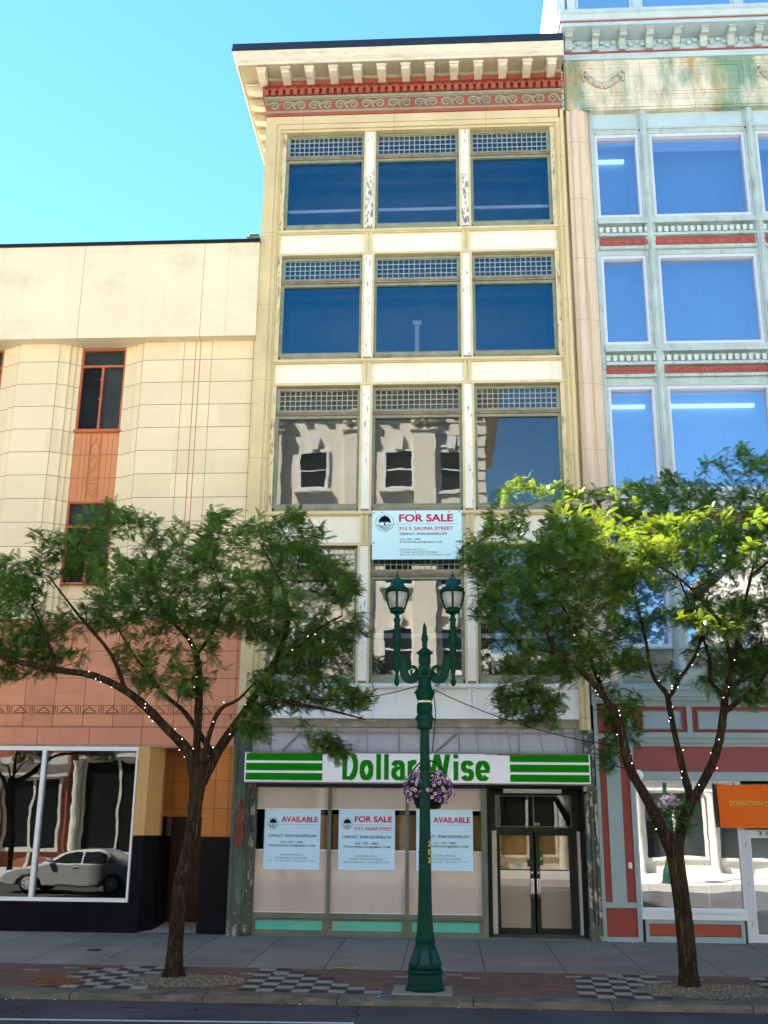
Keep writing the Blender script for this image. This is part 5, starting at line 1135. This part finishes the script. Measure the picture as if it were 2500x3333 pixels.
tree1, lines1 = make_tree(LTB, [(-4.235,-5.4,-.25,.175),(-4.235,-5.4,.15,.128),(-4.225,-5.4,.7,.115),(-4.21,-5.4,1.25,.110),(-4.15,-5.4,1.55,.108),(-4.08,-5.4,2.0,.106),(-4.04,-5.4,2.5,.108),(-4.02,-5.4,2.95,.13),(-4.0,-5.4,3.15,.10)],
    [[(-4.05,-5.4,2.8,.10),(-4.2,-5.42,3.3,.085),(-4.5,-5.55,3.62,.075),(-4.85,-5.7,3.97,.07),(-5.2,-5.85,4.25,.065),(-5.7,-6.0,4.47,.058),(-6.3,-6.1,4.55,.05),(-6.95,-6.2,4.68,.042),(-7.5,-6.2,4.85,.03),(-8.2,-6.2,5.2,.018)],
     [(-4.05,-5.4,2.8,.085),(-4.1,-5.3,3.4,.07),(-4.13,-5.2,4.0,.065),(-4.17,-5.1,4.55,.058),(-4.27,-5.0,4.95,.05),(-4.45,-4.9,5.25,.04),(-4.9,-4.8,5.7,.03),(-5.2,-4.7,6.3,.018),(-5.4,-4.7,6.9,.01)],
     [(-3.98,-5.4,2.8,.10),(-3.72,-5.35,3.35,.085),(-3.45,-5.3,3.78,.075),(-3.2,-5.25,4.2,.066),(-2.98,-5.2,4.62,.055),(-2.78,-5.1,5.1,.045),(-2.7,-5.0,5.7,.032),(-2.9,-4.9,6.3,.02),(-3.3,-4.9,7.0,.012)],
     [(-2.98,-5.2,4.62,.04),(-2.5,-5.4,5.0,.03),(-2.1,-5.6,5.3,.022),(-1.7,-5.7,5.5,.012)],
     [(-3.93,-5.5,3.1,.05),(-3.8,-5.7,3.6,.04),(-3.62,-5.85,3.95,.034),(-3.3,-6.0,4.1,.024),(-3.0,-6.1,4.4,.012)],
     [(-3.35,-5.3,3.98,.04),(-2.75,-5.7,4.1,.034),(-2.3,-5.9,4.02,.028),(-1.8,-6.0,3.92,.02),(-1.25,-6.1,3.78,.010)],
     [(-3.85,-5.3,3.3,.055),(-4.2,-5.1,3.75,.046),(-4.5,-4.9,4.05,.04),(-4.85,-4.7,4.3,.035),(-5.15,-4.5,4.6,.028),(-5.6,-4.3,5.1,.02),(-6.1,-4.2,5.8,.012)],
     [(-4.27,-5.0,4.95,.035),(-3.9,-5.3,5.4,.028),(-3.8,-5.5,6.0,.018),(-4.1,-5.6,6.6,.01)],
     [(-5.2,-5.85,4.25,.04),(-5.4,-6.1,4.8,.032),(-5.9,-6.4,5.4,.022),(-6.4,-6.5,6.0,.012)],
     [(-6.3,-6.1,4.55,.035),(-6.6,-5.8,5.1,.026),(-7.0,-5.6,5.7,.014)]],
    [(polyA, 1.0, 2.1), (polyB, .12, 1.0), (polyC, .09, 1.0), (polyD, .06, .6), (polyE, .07, 1.1)], 2750, 11,
    'left honey locust with airy shaded foliage before the orange tiled entrance', 'street trees strung with small lights', leaf_a)
RTB = (3.62, -5.35, gz(-5.35))
polyF = [(.1,6.3),(.2,6.8),(.7,7.2),(.85,7.7),(1.2,8.15),(1.85,8.1),(2.5,7.9),(3.0,8.25),(3.5,8.05),(4.0,8.15),(4.4,8.15),(4.6,8.5),(5.0,8.8),(5.5,8.5),(6.6,8.2),(8.0,7.7),(8.2,6.0),(6.5,5.6),(5.3,5.6),(4.6,5.9),(4.0,6.2),(3.4,6.3),(2.9,6.0),(2.3,6.1),(1.7,6.3),(1.2,6.1),(.75,6.2)]
polyG = [(.75,6.1),(1.6,6.1),(2.4,6.1),(3.1,5.9),(3.6,5.3),(3.3,4.75),(2.6,4.55),(2.1,4.5),(1.5,4.3),(.85,4.35),(1.0,4.9),(.95,5.3),(.45,5.6)]
polyH = [(3.5,5.6),(4.5,5.8),(5.6,5.8),(7.6,6.0),(7.6,4.7),(6.0,4.3),(5.0,4.1),(4.2,4.4),(3.6,4.6)]
polyI = [(.75,4.35),(1.5,4.35),(1.9,4.2),(1.75,3.75),(1.2,3.8),(.9,4.0)]
polyM = [(.9,5.7),(1.2,6.5),(1.9,6.75),(2.8,6.6),(3.6,6.7),(4.4,6.75),(5.0,7.0),(5.8,6.6),(6.4,6.0),(5.6,5.3),(4.6,5.6),(3.6,5.9),(2.6,5.6),(1.6,5.6)]
polyK2 = [(3.3,2.0),(3.25,2.5),(3.7,2.7),(4.0,2.5),(3.85,2.1)]
polyJ = [(2.6,4.4),(3.3,4.3),(3.1,3.6),(2.6,3.0),(2.35,3.3),(2.6,3.8)]
tree2, lines2 = make_tree(RTB, [(3.62,-5.35,-.25,.165),(3.62,-5.35,.15,.138),(3.61,-5.35,.7,.128),(3.58,-5.35,1.2,.124),(3.55,-5.35,1.6,.126),(3.52,-5.35,1.95,.14),(3.51,-5.35,2.12,.12)],
    [[(3.50,-5.38,1.8,.105),(3.32,-5.5,2.2,.09),(3.07,-5.65,2.68,.078),(2.85,-5.75,3.08,.074),(2.76,-5.8,3.5,.07),(2.66,-5.85,3.9,.062),(2.45,-5.9,4.2,.055),(2.3,-5.9,4.4,.05),(2.05,-5.9,4.65,.042),(1.8,-5.9,4.85,.034),(1.5,-6.0,5.4,.022),(1.2,-6.0,6.1,.012)],
     [(2.78,-5.8,3.45,.05),(2.73,-5.5,3.8,.045),(2.6,-5.3,4.15,.042),(2.5,-5.1,4.6,.036),(2.3,-4.9,5.2,.028),(2.0,-4.7,5.9,.02),(1.6,-4.6,6.8,.010)],
     [(3.56,-5.3,1.85,.10),(3.72,-5.25,2.3,.085),(3.86,-5.2,2.62,.075),(3.80,-5.1,3.1,.055),(3.74,-5.0,3.6,.05),(3.68,-5.0,4.05,.048),(3.64,-5.0,4.32,.045),(3.5,-5.0,4.5,.036),(3.38,-5.1,4.75,.032),(3.3,-5.2,5.3,.024),(3.1,-5.3,6.2,.014)],
     [(3.66,-5.0,4.25,.04),(3.80,-4.95,4.42,.036),(3.86,-4.95,4.55,.032),(4.05,-4.9,4.78,.028),(4.3,-4.8,5.2,.022),(4.5,-4.7,6.0,.014)],
     [(3.82,-5.2,2.5,.085),(4.02,-5.35,2.85,.074),(4.2,-5.45,3.2,.07),(4.32,-5.5,3.55,.066),(4.42,-5.5,4.0,.06),(4.5,-5.5,4.35,.05),(4.6,-5.6,4.7,.042),(4.7,-5.8,5.3,.032),(4.9,-6.0,6.1,.022),(5.2,-6.1,7.1,.012)],
     [(4.4,-5.5,3.95,.045),(4.6,-5.7,4.12,.04),(4.85,-5.9,4.35,.034),(5.2,-6.1,4.8,.026),(5.7,-6.3,5.5,.016)],
     [(4.46,-5.5,4.2,.04),(4.3,-5.3,4.5,.034),(4.33,-5.2,4.9,.028),(4.2,-5.1,5.5,.02),(3.9,-5.1,6.4,.012)],
     [(3.55,-5.4,2.0,.03),(3.6,-5.55,2.25,.02),(3.65,-5.65,2.45,.01)],
     [(4.6,-5.6,4.7,.035),(4.2,-6.4,5.3,.028),(3.6,-6.9,5.8,.02),(2.8,-7.2,6.2,.012)],
     [(4.9,-6.0,6.1,.02),(5.6,-5.8,6.6,.016),(6.4,-5.6,7.0,.010)], [(1.8,-5.9,4.85,.03),(1.3,-5.7,5.0,.022),(.9,-5.6,5.4,.014)]],
    [(polyF, .80, 1.7, .75), (polyM, .34, 1.0, -1.75), (polyK2, .014, .3), (polyG, .27, 1.5), (polyH, .50, 1.5), (polyI, .07, .6), (polyJ, .05, .5)], 4300, 23,
    'right honey locust with sunlit yellow green top before the big shop window', 'street trees strung with small lights', leaf_a)
# tufts sprouting from the trunks are part of each crown; strings of small lights wound round limbs
bulb_m = emit('bulb_glow', (1, .93, .75), .9); wire_m = M('dark_wire', (.012,.014,.012), .7)
def light_string(tree, lines, n, seed, label):
    r_ = random.Random(seed)
    T = thing('light_string', tuple(tree.location), label, 'string lights', 'strings of small lights wound round the trees')
    sel = lines[:5]; pts_all = []
    k = MB()
    for sp in sel:
        pp = []
        for i, p in enumerate(sp[:int(len(sp)*.72)]):
            a = i*.9+r_.uniform(-.3,.3); rr = p[3]+.012; pp.append((p[0]+rr*math.cos(a), p[1]+rr*math.sin(a), p[2]+.02*math.sin(a)))
        if len(pp) > 2: k.tube(pp, .005, 4); pts_all += pp[1:]
    k.build('wire', wire_m, T)
    idx = list(range(len(pts_all))); r_.shuffle(idx)
    for i in idx[:n]:
        p = pts_all[i]; q = MB(); q.sphere((p[0]+r_.uniform(-.03,.03), p[1]-.02, p[2]+r_.uniform(-.05,.05)), .0068, 6, 4); q.build('bulb', bulb_m, T)
light_string(tree1, lines1, 44, 3, 'string of tiny white lights wound round the left tree limbs')
light_string(tree2, lines2, 60, 4, 'string of tiny white lights wound round the right tree limbs')
# cables from the lamp to the trees
def cable(a, b, sag, label):
    a, b = Vector(a), Vector(b); k = MB()
    k.tube([tuple(a+(b-a)*u-Vector((0, 0, sag*4*u*(1-u)))) for u in np.linspace(0, 1, 16)], .008, 5)
    tag(k.build('cable', wire_m), label, 'cable', 'cables slung from the lamp post')
cable((-.42,-6.05,4.32), (-3.05,-5.3,4.3), .18, 'black cable slung from the lamp post to the left tree')
cable((-.20,-6.0,4.26), (2.84,-5.72,3.40), .14, 'black cable slung from the lamp post to the right tree')
k = MB(); k.tube([(-.20,-6.02,4.25),(-.165,-6.0,3.9),(-.19,-6.0,3.6),(-.22,-6.0,3.3)], .009, 5); tag(k.build('cable', wire_m), 'short black cable hanging down the right side of the lamp post', 'cable', 'cables slung from the lamp post')
# gravel at the foot of each tree
gr_m = [M('gravel_pale', (.20,.17,.13), .9, .2, 8, 40), M('gravel_mid', (.10,.088,.07), .9, .2, 8, 40), M('gravel_dark', (.08,.07,.06), .9, .2, 8, 40)]
def gravel(cx, cy, rx, ry, label, seed):
    r_ = random.Random(seed); k = MB()
    n_ = 40; out = [(cx+rx*math.cos(2*math.pi*i/n_)*(1+.06*r_.uniform(-1,1)), cy+ry*math.sin(2*math.pi*i/n_)*(1+.06*r_.uniform(-1,1))) for i in range(n_)]
    k.cur = 1; k.add([(x, y, gz(y)+.007) for x, y in out]+[(cx, cy, gz(cy)+.03)], [(i, (i+1) % n_, n_) for i in range(n_)])
    for i in range(3800):
        a = r_.uniform(0, 6.283); q = math.sqrt(r_.random())*1.08; x, y = cx+rx*q*math.cos(a), cy+ry*q*math.sin(a)
        if y < KB+.02: continue
        z = gz(y)+.008+.02*max(0, 1-q); s_ = r_.uniform(.008,.022); h = s_*r_.uniform(.5,1); th = r_.uniform(0, 3)
        c_, d_ = math.cos(th)*s_, math.sin(th)*s_
        k.cur = r_.choice((0,0,1,1,2))
        k.add([(x-c_,y-d_,z),(x+d_*.7,y-c_*.7,z),(x+c_,y+d_,z),(x-d_*.7,y+c_*.7,z),(x,y,z+h)], [(0,1,4),(1,2,4),(2,3,4),(3,0,4)])
    tag(k.build('gravel', gr_m), label, None, None, 'stuff')
gravel(-4.0, -5.66, .85, .56, 'loose pale gravel round the left tree foot', 1)
gravel(3.8, -5.68, .95, .60, 'loose pale gravel round the right tree foot', 2)
k = MB(); r_ = random.Random(9)
for i in range(46):
    x, y = r_.uniform(-7, 6.5), r_.choice((KF-.06, KF-.12, r_.uniform(-8.6,-7.2), r_.uniform(-6.5,-.3))); z = -.20 if y < KF else gz(y)+.004
    a = r_.uniform(0, 3); s_ = r_.uniform(.008,.03); c_, d_ = math.cos(a)*s_, math.sin(a)*s_
    k.cur = r_.choice((0,0,1)); k.add([(x-c_,y-d_,z+.002),(x+d_*.5,y-c_*.5,z+.004),(x+c_,y+d_,z+.010),(x-d_*.5,y+c_*.5,z+.005)], [(0,1,2,3)])
tag(k.build('litter', [white_clean, M('dry_leaf', (.22,.13,.04), .9)]), 'scraps of paper and dry leaves on the pavement and road', None, None, 'stuff')

# ------------------------------------------------------------------ the other side of the street, seen in the glass
far_stone = M('far_cream_stone', (.68,.58,.42), .75, .08, .6, 14, joints=[('Z', (.9, .2), .03, (.36,.3,.22))])
far_smooth = M('far_smooth_stone', (.64,.56,.44), .75, .08, .6, 14)
far_brick = M('far_red_brick', (.33,.12,.075), .85, .15, 2, 25)
far_white = M('far_white_front', (.62,.60,.54), .6, .05, .8, 10)
gl_far = glass('far_window_glass', None, .12, 0, 1, thru=(.3,.32,.35))
FY = -27.0
def front(name, x0, x1, h, mat, label, wins, cols=(), corn=.6, shop=None, trim=None):
    """A street front facing north (+y) at FY: wall with real openings' frames, sills, keystones and a cornice."""
    t_ = thing(name, ((x0+x1)/2, FY, .05), label, 'building', 'buildings across the street')
    k = MB(); k.box(x0, x1, FY-14, FY, 0, h); k.build('wall', mat, t_)
    k = MB(); k.box(x0-.3, x1+corn, FY-14, FY+corn, h-.45, h); k.box(x0, x1+corn*.6, FY-14, FY+corn*.55, h-.9, h-.45); k.box(x0, x1+.1, FY-1, FY+.2, h-2.2, h-1.95)
    x = x0+.4
    while x < x1: k.box(x-.15, x+.15, FY, FY+corn*.85, h-1.15, h-.45); x += 1.1
    k.build('cornice', trim or mat, t_)
    for wx, wz, ww, wh in wins:
        f = MB(); f.frame(wx-ww/2, wx+ww/2, wz-wh/2, wz+wh/2, .14, FY-.02, FY+.10); f.box(wx-ww/2-.3, wx+ww/2+.3, FY, FY+.25, wz-wh/2-.3, wz-wh/2-.14); f.box(wx-ww/2, wx+ww/2, FY+.02, FY+.08, wz-.04, wz+.04)
        f.extr_y([(wx-.16,wz+wh/2+.14),(wx+.16,wz+wh/2+.14),(wx+.26,wz+wh/2+.8),(wx-.26,wz+wh/2+.8)], FY, FY+.2)
        fo = f.build('window_frame', trim or far_white, t_)
        k = MB(); k.box(wx-ww/2, wx+ww/2, FY+.003, FY+.03, wz-wh/2, wz+wh/2); k.build('pane', M('far_dark_pane', (.012,.014,.014), .25, .2, 1, 5) if 'far_dark_pane' not in bpy.data.materials else bpy.data.materials['far_dark_pane'], fo)
    if cols:
        k = MB()
        for cx, z0, z1 in cols:
            k.box(cx-.55, cx+.55, FY, FY+.35, z0, z1); k.box(cx-.75, cx+.75, FY, FY+.5, z1-.25, z1); k.box(cx-.7, cx+.7, FY, FY+.45, z1-1.1, z1-.95)
            for q_ in (-.4, 0, .4): k.sphere((cx+q_, FY+.4, z1-.6), .25, 7, 5)
        k.build('pilasters', trim or mat, t_)
    if shop:
        z1, n_ = shop
        k = MB(); k.box(x0, x1, FY, FY+.5, z1, z1+.35); k.box(x0, x1, FY, FY+.3, z1-.6, z1); k.build('shop_fascia', far_white, t_)
        wd = (x1-x0)/n_
        for i in range(n_):
            a = x0+i*wd; f = MB(); f.frame(a+.35, a+wd-.35, .7, z1-.75, .12, FY, FY+.12); f.box(a+wd*.5-.06, a+wd*.5+.06, FY, FY+.1, .05, z1-.75); fo = f.build('shop_frame', far_white, t_)
            k = MB(); k.box(a+.35, a+wd-.35, FY+.003, FY+.03, .7, z1-.75); k.build('pane', bpy.data.materials['far_dark_pane'], fo)
            k = MB(); k.lathe([(.26,0),(.2,.2),(.18,z1-1.0),(.28,z1-.7)], a, FY+.28, 12, z0=.05); k.build('column', far_white, t_)
    return t_
wins = [(x, z, 1.3, 1.9) for z in (19.1, 14.2, 10.0) for x in (-15.2,-10.9,-6.6,-2.3)]+[(.35, z, 1.0, 2.0) for z in (19.0, 14.2, 10.0)]
bank = front('bank_building', -17.2, 2.05, 24.3, far_smooth, 'cream stone building across the street mirrored in the third storey windows', wins, cols=[(x, 7.5, 22.2) for x in (-17.0,-13.05,-8.75,-4.45,-1.0)], corn=1.0, shop=(5.4, 5))
k = MB()
for i_ in range(26):
    z = 6.0+i_*.62
    for a_, b_ in ((-.55, -.2), (.9, 2.07)) if any(abs(z+.3-q_) < 1.3 for q_ in (19, 14.2, 10)) else ((-.55, 2.07),): k.box(a_, b_, FY, FY+.14, z, z+.50)
k.build('rustic_courses', far_smooth, bank)
front('low_building', 2.15, 15, 9.8, far_white, 'low white building across the street mirrored in the right shop window', [(x, 6.9, 1.4, 1.7) for x in (4,7,10,13)], corn=.4, shop=(4.2, 4))
front('brick_building', -34, -17.7, 12.5, far_brick, 'red brick building across the street mirrored in the left shop window', [(x, z, 1.4, 2.2) for x in (-32,-29,-26,-23,-20) for z in (7.2, 10.3)], corn=.6, shop=(4.6, 5), trim=far_white)
front('corner_building', 15.2, 36, 16, far_stone, 'cream building across the street far to the right', [(x, z, 1.4, 2.0) for x in (18,22,26,30,34) for z in (7, 10.5, 13.5)], corn=.6, shop=(4.2, 5))
# unseen tower added beyond the left edge, sized to shade left tree and road
tw_ = thing('brick_shade_tower', (-24, 2, 0), 'unseen brick tower added beyond the cream store to shade the left tree and road', 'building')
k = MB(); k.box(-30, -16.4, .2, 7.6, 0, 36); k.build('wall', far_brick, tw_)
k = MB(); k.box(-30, -16.4, -.2, .19, 35.3, 36.1); k.build('cornice', far_white, tw_)
for x in range(-28, -17, 4):
    for z in (6, 9.6, 13.2, 16.8, 20.4, 24, 27.6, 31.2):
        f = MB(); f.frame(x-.7, x+.7, z-1.1, z+1.1, .12, .1, .25); fo = f.build('window_frame', far_white, tw_)
        k = MB(); k.box(x-.7, x+.7, .17, .22, z-1.1, z+1.1); k.build('pane', bpy.data.materials['far_dark_pane'], fo)
for z in (18.5, 22.5, 26.5, 30.5):
    for y in (2.2, 5.4):
        f = MB(); f.box(-16.41, -16.36, y-.75, y+.75, z-1.2, z-1.08); f.box(-16.41, -16.36, y-.75, y+.75, z+1.08, z+1.2); f.box(-16.41, -16.36, y-.75, y-.63, z-1.08, z+1.08); f.box(-16.41, -16.36, y+.63, y+.75, z-1.08, z+1.08); fo = f.build('window_frame', far_white, tw_)
        k = MB(); k.box(-16.41, -16.38, y-.63, y+.63, z-1.08, z+1.08); k.build('pane', bpy.data.materials['far_dark_pane'], fo)
# far lamp, basket and tree
l2 = copy_tree(lamp); l2.location = (8.4, -19.7, .05); l2['label'] = 'second green lamp post across the street seen only in the glass'
for ch in list(l2.children):
    if ch.name.startswith('number'): bpy.data.objects.remove(ch)
b2 = copy_tree(basket); b2.location = (8.45, -19.37, 2.6); b2['label'] = 'second petunia basket across the street seen only in the glass'
t3 = copy_tree(tree1); t3.location = (-17.5, -20.5, .05); t3.rotation_euler = (0, 0, 2.4); t3['label'] = 'third honey locust across the street seen only in the glass'

# ------------------------------------------------------------------ silver saloon in the road, seen in the left shop window
car = thing('parked_car', (-12.2, -13.6, -.2), 'silver saloon car mirrored in the left shop window', 'car')
paint = M('silver_paint', (.55,.58,.58), .25, .03, 1, 8, spec=.6, metal=.35, coat=.6)
CX, CY, CZ = -12.2, -13.6, -.2
prof = [(-2.35,.32),(-2.40,.55),(-2.32,.72),(-1.9,.84),(-1.05,.93),(-.95,.96),(1.45,1.0),(1.95,.98),(2.28,.90),(2.38,.70),(2.36,.42),(2.2,.28),(1.78,.26),(1.70,.44),(1.52,.60),(1.30,.64),(1.08,.60),(.92,.44),(.86,.24),(-.98,.24),(-1.04,.44),(-1.20,.60),(-1.42,.64),(-1.64,.60),(-1.80,.44),(-1.88,.26),(-2.2,.26)]
k = MB(); n_ = len(prof); rows = [(-.80,.985),(-.87,1.0),(-.84,1.0),(.84,1.0),(.87,1.0),(.80,.985)]
vs = []
for yy, sc in ((-.86,1),(.86,1)):
    vs += [(CX+x, CY+yy, CZ+z) for x, z in prof]
k.add(vs, [(i, (i+1) % n_, n_+(i+1) % n_, n_+i) for i in range(n_)]+[tuple(range(n_))[::-1], tuple(range(n_, 2*n_))])
k.build('body', paint, car, bevel=.05)
cab = [(-1.05,.94,.80),(-.35,1.32,.66),(.0,1.42,.60),(.7,1.43,.60),(1.1,1.34,.64),(1.72,.99,.78)]
k = MB(); vs = []
for x, z, hw in cab: vs += [(CX+x, CY+hw, CZ+z), (CX+x, CY-hw, CZ+z)]
for x in (-1.05, -.35, .0, .7, 1.1, 1.72): vs += [(CX+x, CY+.82, CZ+.94), (CX+x, CY-.82, CZ+.94)]
f = [(i*2, i*2+2, i*2+3, i*2+1) for i in range(5)]
for i in range(5): f += [(i*2, 12+i*2, 14+i*2, i*2+2), (i*2+1, i*2+3, 15+i*2, 13+i*2)]
k.add(vs, f); k.build('roof', paint, car)
wg = M('car_glass', (.015,.02,.022), .05, .1, spec=.8)
k = MB()
for s_ in (-1, 1):
    def sp_(x, z): u = (z-.94)/.49; return (CX+x, CY+s_*(.825-.20*u+.012), CZ+z)
    k.add([sp_(-.80,.97), sp_(-.28,1.29), sp_(.05,1.37), sp_(.22,1.37), sp_(.22,.97)], [(0,1,2,3,4)]); k.add([sp_(.30,.97), sp_(.30,1.37), sp_(.72,1.36), sp_(1.02,1.27), sp_(1.05,.99)], [(0,1,2,3,4)]); k.add([sp_(1.10,1.0), sp_(1.08,1.24), sp_(1.38,1.08), sp_(1.45,1.01)], [(0,1,2,3)])
k.add([(CX-1.0,CY-.74,CZ+.985),(CX-1.0,CY+.74,CZ+.985),(CX-.38,CY+.62,CZ+1.318),(CX-.38,CY-.62,CZ+1.318)], [(0,1,2,3)]); k.build('windows', wg, car)
for wx in (-1.42, 1.30):
    for s_ in (-1, 1):
        k = MB(); k.lathe([(.0,-.1),(.31,-.1),(.325,-.06),(.325,.06),(.31,.1),(.0,.1)], 0, 0, 24, cap=False); k.v = [(CX+wx+a, CY+s_*.78+c_, CZ+.325+b_) for a, b_, c_ in k.v]; w_ = k.build('wheel', M('tyre', (.02,.02,.02), .8) if 'tyre' not in bpy.data.materials else bpy.data.materials['tyre'], car)
        k = MB(); k.lathe([(.215,0),(.205,.018),(.185,.012)], 0, 0, 24, cap=False); k.lathe([(.05,.02),(.0,.024)], 0, 0, 12, cap=False)
        for q_ in range(10):
            a = q_*.6283; c_, s2 = math.cos(a), math.sin(a); k.add([(.03*c_-.02*s2,.03*s2+.02*c_,.018),(.19*c_-.024*s2,.19*s2+.024*c_,.012),(.19*c_+.024*s2,.19*s2-.024*c_,.012),(.03*c_+.02*s2,.03*s2-.02*c_,.018)], [(0,1,2,3)])
        k.v = [(CX+wx+a, CY+s_*(.885+c_), CZ+.325+b_) for a, b_, c_ in k.v]
        k.build('rim', alu, w_)
for s_ in (-1, 1):
    k = MB(); k.box(CX-2.34, CX-2.1, CY+s_*.55-.16, CY+s_*.55+.16, CZ+.62, CZ+.75); k.build('headlight', white_plastic, car, bevel=.03)
    k = MB(); k.box(CX-.88, CX-.70, CY+s_*.86, CY+s_*1.0, CZ+.98, CZ+1.10); k.build('mirror', paint, car, bevel=.03)
    k = MB(); k.box(CX-.05, CX+.12, CY+s_*.86, CY+s_*.89, CZ+.83, CZ+.86); k.box(CX+.86, CX+1.02, CY+s_*.86, CY+s_*.89, CZ+.84, CZ+.87); k.build('door_handle', alu, car)
